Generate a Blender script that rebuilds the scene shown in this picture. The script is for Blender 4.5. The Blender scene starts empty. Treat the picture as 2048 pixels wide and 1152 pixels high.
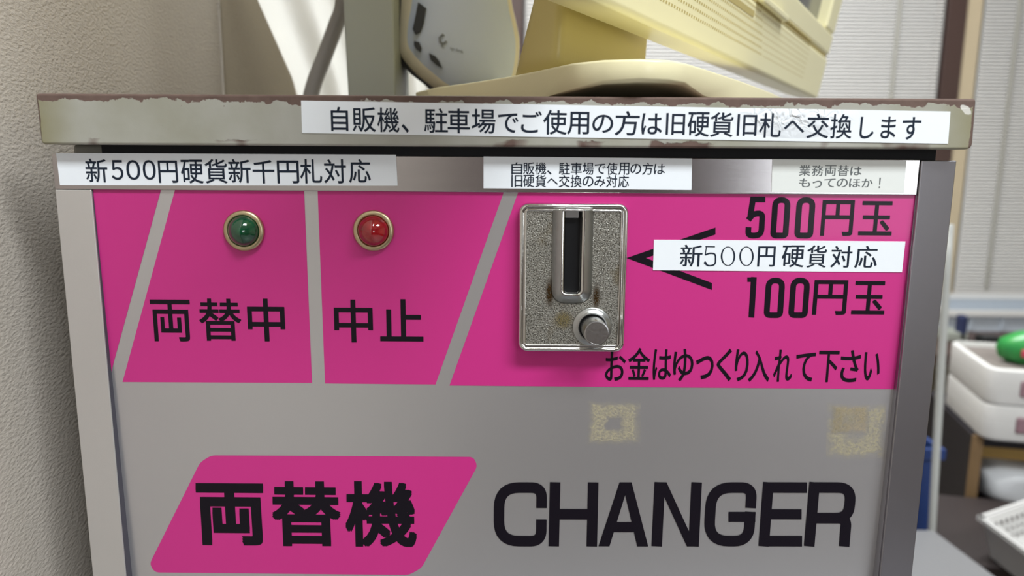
import bpy, bmesh, math, random
from mathutils import Vector, Matrix
random.seed(7)
S = bpy.context.scene
COL = S.collection

# ------------------------------------------------------------------ camera
FPX = 1500.0; PCX, PCY = 1024.0, 576.0
DN = Vector((-59, 8530, 1500)).normalized()                 # world down seen by the camera (x right, y down, z forward)
XA = Vector((1, .0075, 0)); XA = (XA - XA.dot(DN) * DN).normalized()
FA = XA.cross(DN)
if FA.z < 0: FA = -FA
CAM = Vector((0.00297, -0.26695, 1.2))

def ray(px, py):
    c = Vector(((px - PCX) / FPX, (py - PCY) / FPX, 1.0))
    return Vector((c.dot(XA), c.dot(FA), -c.dot(DN)))
def W(px, py, Y=0.0):
    r = ray(px, py); return CAM + r * ((Y - CAM.y) / r.y)
def WZ(px, py, z):
    r = ray(px, py); return CAM + r * ((z - CAM.z) / r.z)
def WN(px, py, p0, n):
    r = ray(px, py); return CAM + r * ((p0 - CAM).dot(n) / r.dot(n))

cd = bpy.data.cameras.new('camera'); cam = bpy.data.objects.new('camera', cd); COL.objects.link(cam)
right = Vector((XA.x, FA.x, -DN.x)); up = -Vector((XA.y, FA.y, -DN.y)); back = -Vector((XA.z, FA.z, -DN.z))
M = Matrix((right, up, back)).transposed().to_4x4(); M.translation = CAM
cam.matrix_world = M
cd.sensor_width = 36; cd.lens = 36 * FPX / 2048; cd.clip_start = .01; cd.clip_end = 50
cd.dof.use_dof = True; cd.dof.focus_distance = .285; cd.dof.aperture_fstop = 10.0
S.camera = cam

# ------------------------------------------------------------------ light
w = bpy.data.worlds.new('world'); S.world = w; w.use_nodes = True
w.node_tree.nodes['Background'].inputs[0].default_value = (.80, .86, 1.0, 1)
w.node_tree.nodes['Background'].inputs[1].default_value = .7
def area(name, loc, rot, sx, sy, power, col=(1, 1, 1)):
    l = bpy.data.lights.new(name, 'AREA'); l.shape = 'RECTANGLE'; l.size = sx; l.size_y = sy; l.energy = power; l.color = col
    o = bpy.data.objects.new(name, l); COL.objects.link(o); o.location = loc; o.rotation_euler = rot; return o
area('ceiling_tube_light', (.68, -.80, 2.42), (0, 0, 0), 1.2, .3, 43, (.95, .99, 1))
area('ceiling_tube_light', (.42, 1.15, 2.42), (0, 0, 0), 1.2, .3, 40, (.97, 1, 1))
area('window_daylight', (1.30, -2.44, 1.35), (math.radians(90), 0, 0), .64, 1.1, 9, (.93, .97, 1.0))
S.view_settings.view_transform = 'Standard'; S.view_settings.look = 'None'
S.view_settings.exposure = 0.0; S.view_settings.gamma = 1; S.view_settings.use_curve_mapping = False

# ------------------------------------------------------------------ helpers
def lin(c):
    c = c / 255.0
    return c / 12.92 if c <= .04045 else ((c + .055) / 1.055) ** 2.4
def rgb(r, g, b): return (lin(r), lin(g), lin(b), 1)
class NT:
    def __init__(s, m): s.t = m.node_tree
    def n(s, typ, **k):
        x = s.t.nodes.new(typ)
        for a, b in k.items():
            if a.startswith('i_'): x.inputs[a[2:].replace('_', ' ')].default_value = b
            else: setattr(x, a, b)
        return x
    def l(s, a, b): s.t.links.new(a, b)
def mat(name, c, rough=.5, metal=0., var=.0, vscale=30., bump=0., bscale=400., coat=0., c2=None, stretch=None, spec=.5, aniso=0.):
    m = bpy.data.materials.new(name); m.use_nodes = True; T = NT(m); b = m.node_tree.nodes['Principled BSDF']
    b.inputs['Roughness'].default_value = rough; b.inputs['Metallic'].default_value = metal
    b.inputs['Base Color'].default_value = c; b.inputs['Specular IOR Level'].default_value = spec
    b.inputs['Coat Weight'].default_value = coat; b.inputs['Coat Roughness'].default_value = .06
    if aniso: b.inputs['Anisotropic'].default_value = aniso
    tc = T.n('ShaderNodeTexCoord'); co = tc.outputs['Object']
    if stretch:
        mp = T.n('ShaderNodeMapping'); mp.inputs['Scale'].default_value = stretch; T.l(co, mp.inputs[0]); co = mp.outputs[0]
    if var or c2:
        nz = T.n('ShaderNodeTexNoise'); nz.inputs['Scale'].default_value = vscale; nz.inputs['Detail'].default_value = 4; T.l(co, nz.inputs['Vector'])
        mx = T.n('ShaderNodeMix', data_type='RGBA')
        d = c2 or tuple(x * (1 - var) for x in c[:3]) + (1,)
        mx.inputs[6].default_value = c if c2 else tuple(min(1, x * (1 + var)) for x in c[:3]) + (1,)
        mx.inputs[7].default_value = d
        T.l(nz.outputs[0], mx.inputs[0]); T.l(mx.outputs[2], b.inputs['Base Color'])
    if bump:
        nb = T.n('ShaderNodeTexNoise'); nb.inputs['Scale'].default_value = bscale; nb.inputs['Detail'].default_value = 3; T.l(co, nb.inputs['Vector'])
        bp = T.n('ShaderNodeBump'); bp.inputs['Strength'].default_value = bump; bp.inputs['Distance'].default_value = .001
        T.l(nb.outputs[0], bp.inputs['Height']); T.l(bp.outputs[0], b.inputs['Normal'])
    return m

def link(name, me, m=None, parent=None, smooth=False, label=None):
    o = bpy.data.objects.new(name, me); COL.objects.link(o)
    if m: me.materials.append(m)
    if parent: o.parent = parent
    if smooth:
        for p in me.polygons: p.use_smooth = True
    if label: o['label'] = label
    return o
def from_bm(name, bm, m=None, parent=None, smooth=False, label=None, bevel=0, seg=2, autosm=True):
    bmesh.ops.recalc_face_normals(bm, faces=bm.faces)
    me = bpy.data.meshes.new(name); bm.to_mesh(me); bm.free()
    o = link(name, me, m, parent, smooth, label)
    if bevel:
        md = o.modifiers.new('bevel', 'BEVEL'); md.width = bevel; md.segments = seg; md.limit_method = 'ANGLE'; md.angle_limit = math.radians(35)
        md.harden_normals = True
        for p in me.polygons: p.use_smooth = True
    return o
def thing(name, label, cat, group=None, loc=None):
    o = bpy.data.objects.new(name, None); COL.objects.link(o); o['label'] = label; o['category'] = cat
    o.empty_display_size = .05
    if group: o['group'] = group
    return o
def tag(o, label, cat, group=None):
    o['label'] = label; o['category'] = cat
    if group: o['group'] = group
    return o
def place(root, loc):
    """put the empty at the thing's base while its parts stay where they were built"""
    root.location = loc
    def fix(o):
        for ch in o.children: ch.matrix_parent_inverse = Matrix.Translation(-Vector(loc))
    fix(root)
def box_bm(bm, lo, hi, Mx=None):
    vs = [bm.verts.new((x, y, z)) for x in (lo[0], hi[0]) for y in (lo[1], hi[1]) for z in (lo[2], hi[2])]
    for f in ((0, 1, 3, 2), (4, 6, 7, 5), (0, 4, 5, 1), (2, 3, 7, 6), (0, 2, 6, 4), (1, 5, 7, 3)): bm.faces.new([vs[i] for i in f])
    if Mx:
        for v in vs: v.co = Mx @ v.co
    return vs
def box(name, lo, hi, m, parent=None, bevel=0, label=None, Mx=None, seg=2):
    bm = bmesh.new(); box_bm(bm, lo, hi, Mx); return from_bm(name, bm, m, parent, False, label, bevel, seg)
def prism_bm(bm, pts, vec):
    """closed outline (3D points) extruded along vec"""
    a = [bm.verts.new(p) for p in pts]; b = [bm.verts.new(Vector(p) + Vector(vec)) for p in pts]
    bm.faces.new(a); bm.faces.new(b[::-1])
    n = len(pts)
    for i in range(n): bm.faces.new((a[i], a[(i + 1) % n], b[(i + 1) % n], b[i]))
def prism(name, pts, vec, m, parent=None, bevel=0, label=None, seg=2):
    bm = bmesh.new(); prism_bm(bm, pts, vec); return from_bm(name, bm, m, parent, False, label, bevel, seg)
def loft_bm(bm, rings, cap0=True, cap1=True, closed=True):
    R = [[bm.verts.new(p) for p in r] for r in rings]; n = len(R[0])
    for a, b in zip(R, R[1:]):
        for i in range(n if closed else n - 1): bm.faces.new((a[i], a[(i + 1) % n], b[(i + 1) % n], b[i]))
    if cap0: bm.faces.new(R[0][::-1])
    if cap1: bm.faces.new(R[-1])
def rrect(x0, x1, z0, z1, r, y, k=5, rt=None):
    """rounded rectangle in the XZ plane; rt = radius of the top corners"""
    if rt is None: rt = r
    out = []
    for cx, cz, a0, q in ((x1 - r, z0 + r, -90, r), (x1 - rt, z1 - rt, 0, rt), (x0 + rt, z1 - rt, 90, rt), (x0 + r, z0 + r, 180, r)):
        for i in range(k + 1):
            a = math.radians(a0 + 90 * i / k); out.append(Vector((cx + q * math.cos(a), y, cz + q * math.sin(a))))
    return out
def ring(c, r, y, n=48): return [Vector((c[0] + r * math.cos(2 * math.pi * i / n), y, c[1] + r * math.sin(2 * math.pi * i / n))) for i in range(n)]
def tube(name, pts, r, m, parent=None, n=10, sub=8):
    P = [Vector(p) for p in pts]; Q = []
    for i in range(len(P) - 1):
        p0 = P[max(i - 1, 0)]; p1 = P[i]; p2 = P[i + 1]; p3 = P[min(i + 2, len(P) - 1)]
        for k in range(sub):
            t = k / sub
            Q.append(.5 * ((2 * p1) + (p2 - p0) * t + (2 * p0 - 5 * p1 + 4 * p2 - p3) * t * t + (3 * p1 - p0 - 3 * p2 + p3) * t ** 3))
    Q.append(P[-1]); rings = []
    for i, q in enumerate(Q):
        t = (Q[min(i + 1, len(Q) - 1)] - Q[max(i - 1, 0)]).normalized()
        a = t.cross(Vector((0, 1, 0)));
        if a.length < .01: a = t.cross(Vector((1, 0, 0)))
        a.normalize(); b = t.cross(a)
        rings.append([q + r * (a * math.cos(2 * math.pi * k / n) + b * math.sin(2 * math.pi * k / n)) for k in range(n)])
    bm = bmesh.new(); loft_bm(bm, rings); return from_bm(name, bm, m, parent, True)

# ---- flat print: shapes measured on the photograph and laid on the real plane that carries them
def slope(px, py): return (965 - px) / (9106 - py)
class on_plane:
    """pixel -> point on a real plane; bump() lifts the next stroke by a few microns so that crossing strokes do not share a surface"""
    def __init__(s, p0, n): s.p = p0.copy(); s.n = n
    def __call__(s, px, py): return WN(px, py, s.p, s.n)
    def bump(s): s.p = s.p + s.n * 2.5e-6
def flat_poly(bm, pxs, f):
    if hasattr(f, 'bump'): f.bump()
    bm.faces.new([bm.verts.new(f(*p)) for p in pxs])
def strip_px(bm, path, wd, f, closed=False):
    """constant-width stroke along a pixel polyline with mitred joints"""
    if hasattr(f, 'bump'): f.bump()
    P = [Vector(p) for p in path]; n = len(P); L = []; R = []
    for i in range(n):
        if closed: a = P[i - 1]; b = P[(i + 1) % n]
        else: a = P[max(i - 1, 0)]; b = P[min(i + 1, n - 1)]
        d1 = (P[i] - a); d2 = (b - P[i])
        if d1.length < 1e-9: d1 = d2
        if d2.length < 1e-9: d2 = d1
        d1.normalize(); d2.normalize(); t = (d1 + d2)
        if t.length < 1e-6: t = d1
        t.normalize(); nn = Vector((-t.y, t.x)); c = max(.35, nn.dot(Vector((-d1.y, d1.x))))
        L.append(P[i] + nn * wd / 2 / c); R.append(P[i] - nn * wd / 2 / c)
    l = [bm.verts.new(f(p.x, p.y)) for p in L]; r = [bm.verts.new(f(p.x, p.y)) for p in R]
    for i in range(n if closed else n - 1): bm.faces.new((l[i], l[(i + 1) % n], r[(i + 1) % n], r[i]))
def rpath(pts, rad, k=5):
    """polyline with rounded corners; rad one value or a list"""
    out = [pts[0]]
    for i in range(1, len(pts) - 1):
        r = rad[i] if isinstance(rad, (list, tuple)) else rad
        a, b, c = Vector(pts[i - 1]), Vector(pts[i]), Vector(pts[i + 1])
        if r <= 0: out.append(tuple(b)); continue
        u = (a - b).normalized(); v = (c - b).normalized()
        r = min(r, (a - b).length * .499, (c - b).length * .499)
        p, q = b + u * r, b + v * r
        for j in range(k + 1):
            t = j / k; out.append(tuple(p * (1 - t) ** 2 + 2 * b * t * (1 - t) + q * t * t))
    out.append(pts[-1]); return out
def boxmap(x0, y0, x1, y1, roll=.0078):
    """(s,t) in the unit box -> pixel, following the lean of the verticals and the fall of the horizontals"""
    h = y1 - y0; cx, cy = (x0 + x1) / 2, (y0 + y1) / 2; sl = slope(cx, cy); wd = (x1 - x0) - abs(sl) * h
    h2 = h - roll * wd
    def g(s, t):
        yy = cy + h2 * (.5 - t); xx = cx + wd * (s - .5) + sl * (cy - yy) * -1
        return xx, yy + roll * wd * (s - .5)
    return g
_gl = {}
def glyph(body):
    if body in _gl: return _gl[body]
    c = bpy.data.curves.new('t', 'FONT'); c.body = body; c.dimensions = '2D'; c.resolution_u = 4
    o = bpy.data.objects.new('t', c); COL.objects.link(o)
    dg = bpy.context.evaluated_depsgraph_get(); dg.update()
    me = bpy.data.meshes.new_from_object(o.evaluated_get(dg))
    vs = [v.co.copy() for v in me.vertices]; fs = [tuple(p.vertices) for p in me.polygons]
    bpy.data.objects.remove(o); bpy.data.curves.remove(c); bpy.data.meshes.remove(me)
    x0 = min(v.x for v in vs); x1 = max(v.x for v in vs); y0 = min(v.y for v in vs); y1 = max(v.y for v in vs)
    vs = [((v.x - x0) / (x1 - x0), (v.y - y0) / (y1 - y0)) for v in vs]
    _gl[body] = (vs, fs); return _gl[body]
def text_px(bm, body, bx, f, nrm, emb=0.0, style='round', roll=.0078):
    """glyph(s) fitted into a measured pixel box; emb = stroke gain in px (copies shifted, each a hair above the last)"""
    vs, fs = glyph(body); g = boxmap(bx[0] + emb, bx[1] + emb, bx[2] - emb, bx[3] - emb, roll)
    if emb <= 0: sh = [(0, 0)]
    elif style == 'round': sh = [(0, 0)] + [(emb * math.cos(a * math.pi / 4), emb * math.sin(a * math.pi / 4)) for a in range(8)]
    elif style == 'square': sh = [(0, 0)] + [(emb * i, emb * j) for i in (-1, 0, 1) for j in (-1, 0, 1) if i or j]
    else: sh = [(-emb, 0), (0, 0), (emb, 0)]
    for k, (dx, dy) in enumerate(sh):
        V = []
        for (s, t) in vs:
            x, y = g(s, t); p = f(x + dx, y + dy) + nrm * (k * 2e-6); V.append(bm.verts.new(p))
        for q in fs:
            try: bm.faces.new([V[i] for i in q])
            except ValueError: pass
def print_obj(name, bm, m, parent, label=None):
    me = bpy.data.meshes.new(name); bm.to_mesh(me); bm.free(); return link(name, me, m, parent, False, label)

# ------------------------------------------------------------------ materials
def wear_paint():
    """beige enamel; rust along the top and bottom edge and the corners of the lid front"""
    m = bpy.data.materials.new('worn_enamel'); m.use_nodes = True; T = NT(m); b = m.node_tree.nodes['Principled BSDF']
    b.inputs['Roughness'].default_value = .42
    tc = T.n('ShaderNodeTexCoord'); sep = T.n('ShaderNodeSeparateXYZ'); T.l(tc.outputs['Object'], sep.inputs[0])
    def noise(sc, det=5, src=None, st=None):
        n = T.n('ShaderNodeTexNoise'); n.inputs['Scale'].default_value = sc; n.inputs['Detail'].default_value = det
        n.inputs['Roughness'].default_value = .6
        if st:
            mp = T.n('ShaderNodeMapping'); mp.inputs['Scale'].default_value = st; T.l(tc.outputs['Object'], mp.inputs[0]); T.l(mp.outputs[0], n.inputs['Vector'])
        else: T.l(tc.outputs['Object'], n.inputs['Vector'])
        return n.outputs[0]
    def mth(op, a, bb=None, c=None):
        x = T.n('ShaderNodeMath', operation=op)
        for i, v in enumerate((a, bb, c)):
            if v is None: continue
            if isinstance(v, (int, float)): x.inputs[i].default_value = v
            else: T.l(v, x.inputs[i])
        return x.outputs[0]
    def ramp(v, a, bb, c0=0, c1=1):
        r = T.n('ShaderNodeMapRange'); r.inputs[1].default_value = a; r.inputs[2].default_value = bb; r.inputs[3].default_value = c0; r.inputs[4].default_value = c1
        T.l(v, r.inputs[0]); return r.outputs[0]
    z = sep.outputs[2]; x = sep.outputs[0]
    n1 = noise(170, 6); n0 = noise(38, 3)
    # distance under the top edge (object origin: lid centre bottom), height 17.2 mm
    top = mth('SUBTRACT', .0173, z)
    wave = mth('MULTIPLY_ADD', n1, .0068, mth('MULTIPLY', n0, .0030))          # 0..~.006
    t_mask = ramp(mth('SUBTRACT', mth('SUBTRACT', wave, .0024), top), -.0001, .0001)
    gate = ramp(noise(26, 3), .56, .60)
    b_mask = mth('MULTIPLY', ramp(mth('SUBTRACT', mth('MULTIPLY', n1, .0045), z), -.0002, .0002), gate)
    ax = mth('ABSOLUTE', x)
    e_mask = ramp(mth('SUBTRACT', mth('MULTIPLY_ADD', n1, .0022, -.0002), mth('SUBTRACT', .1598, ax)), -.0001, .0001)
    spk = ramp(noise(420, 2), .75, .77)
    rust = mth('MAXIMUM', mth('MAXIMUM', t_mask, b_mask), mth('MAXIMUM', e_mask, mth('MULTIPLY', spk, .7)))
    pc = T.n('ShaderNodeMix', data_type='RGBA'); pc.inputs[6].default_value = rgb(174, 174, 168); pc.inputs[7].default_value = rgb(150, 149, 134)
    T.l(ramp(noise(22, 4), .35, .7), pc.inputs[0])
    pe = T.n('ShaderNodeMix', data_type='RGBA'); pe.inputs[7].default_value = rgb(138, 134, 106); T.l(pc.outputs[2], pe.inputs[6])
    T.l(ramp(mth('ADD', ax, mth('MULTIPLY', n0, .02)), .154, .17), pe.inputs[0])
    rc = T.n('ShaderNodeMix', data_type='RGBA'); rc.inputs[6].default_value = rgb(78, 58, 52); rc.inputs[7].default_value = rgb(118, 98, 90)
    T.l(n1, rc.inputs[0])
    mx = T.n('ShaderNodeMix', data_type='RGBA'); T.l(pe.outputs[2], mx.inputs[6]); T.l(rc.outputs[2], mx.inputs[7]); T.l(rust, mx.inputs[0])
    sp = T.n('ShaderNodeMapping', vector_type='TEXTURE'); sp.inputs['Location'].default_value = (.1566, -.005, .0137); sp.inputs['Rotation'].default_value = (0, math.radians(38), 0); sp.inputs['Scale'].default_value = (.0042, .01, .0020)
    T.l(tc.outputs['Object'], sp.inputs[0]); gg = T.n('ShaderNodeTexGradient', gradient_type='SPHERICAL'); T.l(sp.outputs[0], gg.inputs[0])
    bare = ramp(mth('SUBTRACT', mth('MULTIPLY_ADD', gg.outputs[1], 1.2, -.25), mth('MULTIPLY', noise(900, 3), .5)), -.02, .08)
    m5 = T.n('ShaderNodeMix', data_type='RGBA'); m5.inputs[7].default_value = rgb(206, 204, 198); T.l(mx.outputs[2], m5.inputs[6]); T.l(bare, m5.inputs[0])
    T.l(m5.outputs[2], b.inputs['Base Color'])
    T.l(ramp(rust, 0, 1, .42, .8), b.inputs['Roughness'])
    bp = T.n('ShaderNodeBump'); bp.inputs['Strength'].default_value = .5; bp.inputs['Distance'].default_value = .0002; bp.invert = True
    T.l(mth('ADD', rust, mth('MULTIPLY', noise(600, 2), .25)), bp.inputs['Height']); T.l(bp.outputs[0], b.inputs['Normal'])
    return m
M_lid = wear_paint()
M_alu = mat('brushed_stainless', rgb(188, 184, 185), .18, 1., var=.06, vscale=90, bump=.05, bscale=900, stretch=(.03, 1, 3))
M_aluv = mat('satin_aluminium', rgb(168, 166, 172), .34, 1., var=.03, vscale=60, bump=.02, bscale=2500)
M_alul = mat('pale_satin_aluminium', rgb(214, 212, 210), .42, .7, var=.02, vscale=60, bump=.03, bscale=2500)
M_panel = mat('silver_grey_acrylic', rgb(204, 203, 205), .30, .75, var=.02, vscale=8, coat=.35)
M_pink = mat('magenta_print', rgb(200, 46, 132), .42, 0, var=.02, vscale=10, coat=.22, spec=.4)
M_ink = mat('black_print_on_panel', rgb(14, 8, 20), .5, 0, coat=.12, spec=.2)
M_inkb = mat('printer_ink', rgb(30, 40, 56), .6, 0, spec=.2)
M_ink4 = mat('thin_printer_ink', rgb(98, 104, 106), .5, 0)
M_stick = mat('white_label_tape', rgb(240, 246, 253), .60, 0, spec=.12, var=.01, vscale=50, bump=.05, bscale=120)
M_tape = mat('translucent_label_tape', rgb(226, 230, 228), .34, 0, bump=.05, bscale=90)
M_black = mat('matt_black', rgb(8, 9, 13), .5, spec=.3)
M_dark = mat('dark_plinth_and_gap_shade', rgb(30, 30, 34), .8)
M_body = mat('grey_enamel_body', rgb(150, 148, 138), .5, var=.05)
M_chrome = mat('polished_chrome', rgb(216, 214, 210), .10, 1., bump=.03, bscale=500)
M_brass = mat('dull_brass_nickel', rgb(200, 184, 150), .35, 1., var=.08, vscale=300)
M_knob = mat('turned_steel', rgb(190, 190, 190), .26, 1., bump=.05, bscale=900, aniso=.7)
M_smooth = mat('satin_nickel', rgb(180, 182, 182), .30, 1., var=.12, vscale=150, bump=.08, bscale=500)
def sandy():
    m = bpy.data.materials.new('sand_textured_nickel'); m.use_nodes = True; T = NT(m); b = m.node_tree.nodes['Principled BSDF']
    b.inputs['Metallic'].default_value = .9; b.inputs['Roughness'].default_value = .33
    tc = T.n('ShaderNodeTexCoord')
    n1 = T.n('ShaderNodeTexNoise'); n1.inputs['Scale'].default_value = 2300; n1.inputs['Detail'].default_value = 2; T.l(tc.outputs['Object'], n1.inputs[0])
    n2 = T.n('ShaderNodeTexNoise'); n2.inputs['Scale'].default_value = 90; n2.inputs['Detail'].default_value = 3; T.l(tc.outputs['Object'], n2.inputs[0])
    r1 = T.n('ShaderNodeMapRange'); r1.inputs[1].default_value = .36; r1.inputs[2].default_value = .56; T.l(n1.outputs[0], r1.inputs[0])
    mx = T.n('ShaderNodeMix', data_type='RGBA'); mx.inputs[6].default_value = rgb(84, 82, 74); mx.inputs[7].default_value = rgb(176, 174, 166); T.l(r1.outputs[0], mx.inputs[0])
    r2 = T.n('ShaderNodeMapRange'); r2.inputs[1].default_value = .58; r2.inputs[2].default_value = .76; r2.inputs[4].default_value = .7; T.l(n2.outputs[0], r2.inputs[0])
    m2 = T.n('ShaderNodeMix', data_type='RGBA'); m2.inputs[7].default_value = rgb(120, 104, 70); T.l(mx.outputs[2], m2.inputs[6]); T.l(r2.outputs[0], m2.inputs[0])
    # brown deposits beside the foot of the slot housing (object origin = plate centre)
    out = m2.outputs[2]
    for (cx, cz, rx, rz) in ((-.0081, -.0050, .0019, .0065), (.0087, -.0065, .0016, .0055), (-.003, -.0150, .0040, .004)):
        sp = T.n('ShaderNodeMapping', vector_type='TEXTURE'); sp.inputs['Location'].default_value = (cx, 0, cz); sp.inputs['Scale'].default_value = (rx, 1, rz)
        T.l(tc.outputs['Object'], sp.inputs[0]); g = T.n('ShaderNodeTexGradient', gradient_type='SPHERICAL'); T.l(sp.outputs[0], g.inputs[0])
        mu = T.n('ShaderNodeMath', operation='MULTIPLY'); T.l(g.outputs[1], mu.inputs[0]); n3 = T.n('ShaderNodeMapRange'); n3.inputs[1].default_value = .40; n3.inputs[2].default_value = .50
        n3.inputs[4].default_value = 1.9; T.l(n1.outputs[0], n3.inputs[0]); T.l(n3.outputs[0], mu.inputs[1]); mu.use_clamp = True
        m3 = T.n('ShaderNodeMix', data_type='RGBA'); m3.inputs[7].default_value = rgb(70, 50, 24) if cz > -.01 else rgb(140, 128, 92); T.l(out, m3.inputs[6]); T.l(mu.outputs[0], m3.inputs[0]); out = m3.outputs[2]
    T.l(out, b.inputs['Base Color'])
    bp = T.n('ShaderNodeBump'); bp.inputs['Strength'].default_value = .9; bp.inputs['Distance'].default_value = .0003
    T.l(n1.outputs[0], bp.inputs['Height']); T.l(bp.outputs[0], b.inputs['Normal'])
    return m
M_sand = sandy()
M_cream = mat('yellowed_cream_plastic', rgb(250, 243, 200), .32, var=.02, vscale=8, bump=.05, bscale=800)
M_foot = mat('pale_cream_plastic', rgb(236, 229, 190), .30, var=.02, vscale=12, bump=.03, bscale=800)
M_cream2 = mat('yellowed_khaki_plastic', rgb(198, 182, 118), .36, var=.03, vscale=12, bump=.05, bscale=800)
M_vent = mat('shadowed_vent_hole', rgb(196, 180, 122), .6)
M_screen = mat('dark_glass_screen', rgb(84, 86, 88), .12)
M_router = mat('white_gloss_plastic', rgb(192, 202, 222), .25, var=.01)
M_rim = mat('warm_white_plastic', rgb(216, 208, 190), .35)
M_darkpl = mat('charcoal_plastic', rgb(34, 36, 38), .35)
M_logo = mat('grey_logo_print', rgb(110, 114, 118), .5)
M_greyplate = mat('sage_grey_metal', rgb(156, 160, 152), .5, var=.03)
M_cable = mat('grey_cable_sheath', rgb(150, 146, 142), .35)
M_cloth = mat('white_lit_wall_cloth', rgb(246, 246, 244), .8, bump=.1, bscale=700)
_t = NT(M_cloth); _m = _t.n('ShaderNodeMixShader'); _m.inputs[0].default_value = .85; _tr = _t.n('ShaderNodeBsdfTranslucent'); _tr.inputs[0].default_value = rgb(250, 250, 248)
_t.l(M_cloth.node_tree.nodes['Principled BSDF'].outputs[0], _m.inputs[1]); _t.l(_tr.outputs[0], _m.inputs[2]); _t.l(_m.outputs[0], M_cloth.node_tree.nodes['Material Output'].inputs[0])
M_wallp = mat('grey_textured_wallpaper', rgb(190, 182, 173), .85, var=.06, vscale=900, bump=.55, bscale=800, stretch=(1, .6, 1))
M_wall = mat('beige_wall_paint', rgb(196, 190, 170), .8, var=.02, vscale=4, bump=.1)
M_ceil = mat('white_ceiling', rgb(225, 223, 216), .9, var=.01)
M_floor = mat('dark_brown_floor', rgb(84, 70, 62), .5, var=.15, vscale=6)
M_wood = mat('dark_brown_wood', rgb(74, 56, 52), .45, var=.15, vscale=20, stretch=(1, 1, .1))
M_beige = mat('beige_window_frame', rgb(196, 180, 152), .5, var=.04)
M_slat = mat('pearl_white_slat', rgb(218, 216, 214), .5, var=.01)
M_cord = mat('grey_ladder_cord', rgb(170, 168, 160), .8)
M_tray = mat('white_case_plastic', rgb(218, 217, 216), .3)
M_latch = mat('mauve_latch', rgb(150, 118, 128), .4)
M_cab = mat('black_laminate', rgb(30, 26, 34), .45, var=.1)
M_edge = mat('brown_wood_edging', rgb(130, 104, 72), .5, var=.15, vscale=30)
M_card = mat('tan_cardboard', rgb(206, 168, 98), .75, var=.03)
M_bag = mat('white_plastic_bag', rgb(222, 224, 228), .35, bump=.4, bscale=60)
M_bagb = mat('navy_blue_cloth', rgb(40, 48, 84), .7)
M_blue = mat('deep_blue_bin', rgb(34, 58, 112), .4)
M_crate = mat('frosted_pale_blue_plastic', rgb(178, 186, 196), .3)
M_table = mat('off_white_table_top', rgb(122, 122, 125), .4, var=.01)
M_pole = mat('pale_painted_pole', rgb(186, 188, 186), .35)
M_green = mat('green_plastic_pack', rgb(60, 160, 70), .3, c2=rgb(30, 120, 70), vscale=40)
M_red = mat('red_print_patch', rgb(190, 60, 90), .4)
M_steel_leg = mat('grey_steel_leg', rgb(120, 120, 122), .4, 1.)
M_glass = mat('window_glass_daylit', rgb(200, 210, 220), .1)

# ------------------------------------------------------------------ setting
def struct(o): o['kind'] = 'structure'; return o
XL, XR, YF, YB, H = -.186, 3.0, -2.6, 2.15, 2.5
struct(box('floor', (XL - .1, YF - .1, -.1), (XR + .1, YB + .1, 0), M_floor))
struct(box('ceiling', (XL - .1, YF - .1, H), (XR + .1, YB + .1, H + .1), M_ceil))
struct(box('wall_left', (XL - .1, YF - .1, 0), (XL, YB + .1, H), M_wallp))
struct(box('wall_right', (XR, YF - .1, 0), (XR + .1, YB + .1, H), M_wall))
# back wall with the window opening
wx0 = W(1018, 60, YB).x; wz0 = W(1960, 600, YB).z; wz1 = 2.2; wx1 = XR - .25
bm = bmesh.new()
box_bm(bm, (XL, YB, 0), (XR, YB + .1, wz0)); box_bm(bm, (XL, YB, wz1), (XR, YB + .1, H))
box_bm(bm, (XL, YB, wz0), (wx0, YB + .1, wz1)); box_bm(bm, (wx1, YB, wz0), (XR, YB + .1, wz1))
struct(from_bm('wall_back', bm, M_wall))
# window behind: brown outer frame and mullions, beige inner frame, sill, panes
win = struct(box('window_1', (wx0, YB + .075, wz0), (wx1, YB + .08, wz1), M_glass))
def wpart(name, lo, hi, m, label=None): return box(name, lo, hi, m, win, .002, label)
wpart('window_sill', (wx0 - .02, YB - .06, wz0 - .028), (wx1 + .02, YB + .03, wz0 + .004), M_beige, 'beige ledge')
wpart('window_frame', (wx0, YB - .03, wz0 + .004), (wx0 + .045, YB + .03, wz1), M_wood)
wpart('window_frame', (wx0, YB - .03, wz0 + .004), (wx1, YB + .03, wz0 + .024), M_wood)
mx0 = W(1886, 60, YB - .03).x; mx1 = W(1924, 60, YB - .03).x
wpart('window_mullion', (mx0, YB - .05, wz0 + .01), (mx1, YB + .03, wz1), M_wood)
mx2 = W(1956, 60, YB - .03).x
wpart('window_mullion', (mx1, YB - .045, wz0 + .01), (mx2, YB + .03, wz1), M_beige, 'beige upright beside the brown mullion')
wpart('window_frame', (wx1 - .045, YB - .03, wz0 + .004), (wx1, YB + .03, wz1), M_wood)
def blind(x0, x1, label, cords):
    t = thing('window_blind', label, 'window blind')
    bm = bmesh.new(); z = wz0 + .055; n = 0
    while z < wz1 - .06:
        p = [Vector((x0, YB - .052, z - .0052)), Vector((x1, YB - .052, z - .0052)), Vector((x1, YB - .044, z + .0046)), Vector((x0, YB - .044, z + .0046))]
        prism_bm(bm, p, (0, .0008, .0004)); z += .0105; n += 1
    s = from_bm('slats', bm, M_slat, t); s['kind'] = 'stuff'
    box('bottom_rail', (x0, YB - .056, wz0 + .030), (x1, YB - .038, wz0 + .046), M_slat, t, .002)
    box('head_rail', (x0, YB - .065, wz1 - .05), (x1, YB - .033, wz1 - .01), M_slat, t, .002)
    for c in cords: box('ladder_cord', (c - .005, YB - .0600, wz0 + .046), (c + .005, YB - .0572, wz1 - .05), M_cord, t)
    place(t, ((x0 + x1) / 2, YB - .047, wz0 + .03))
c1 = W(1792, 60, YB - .05).x
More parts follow.
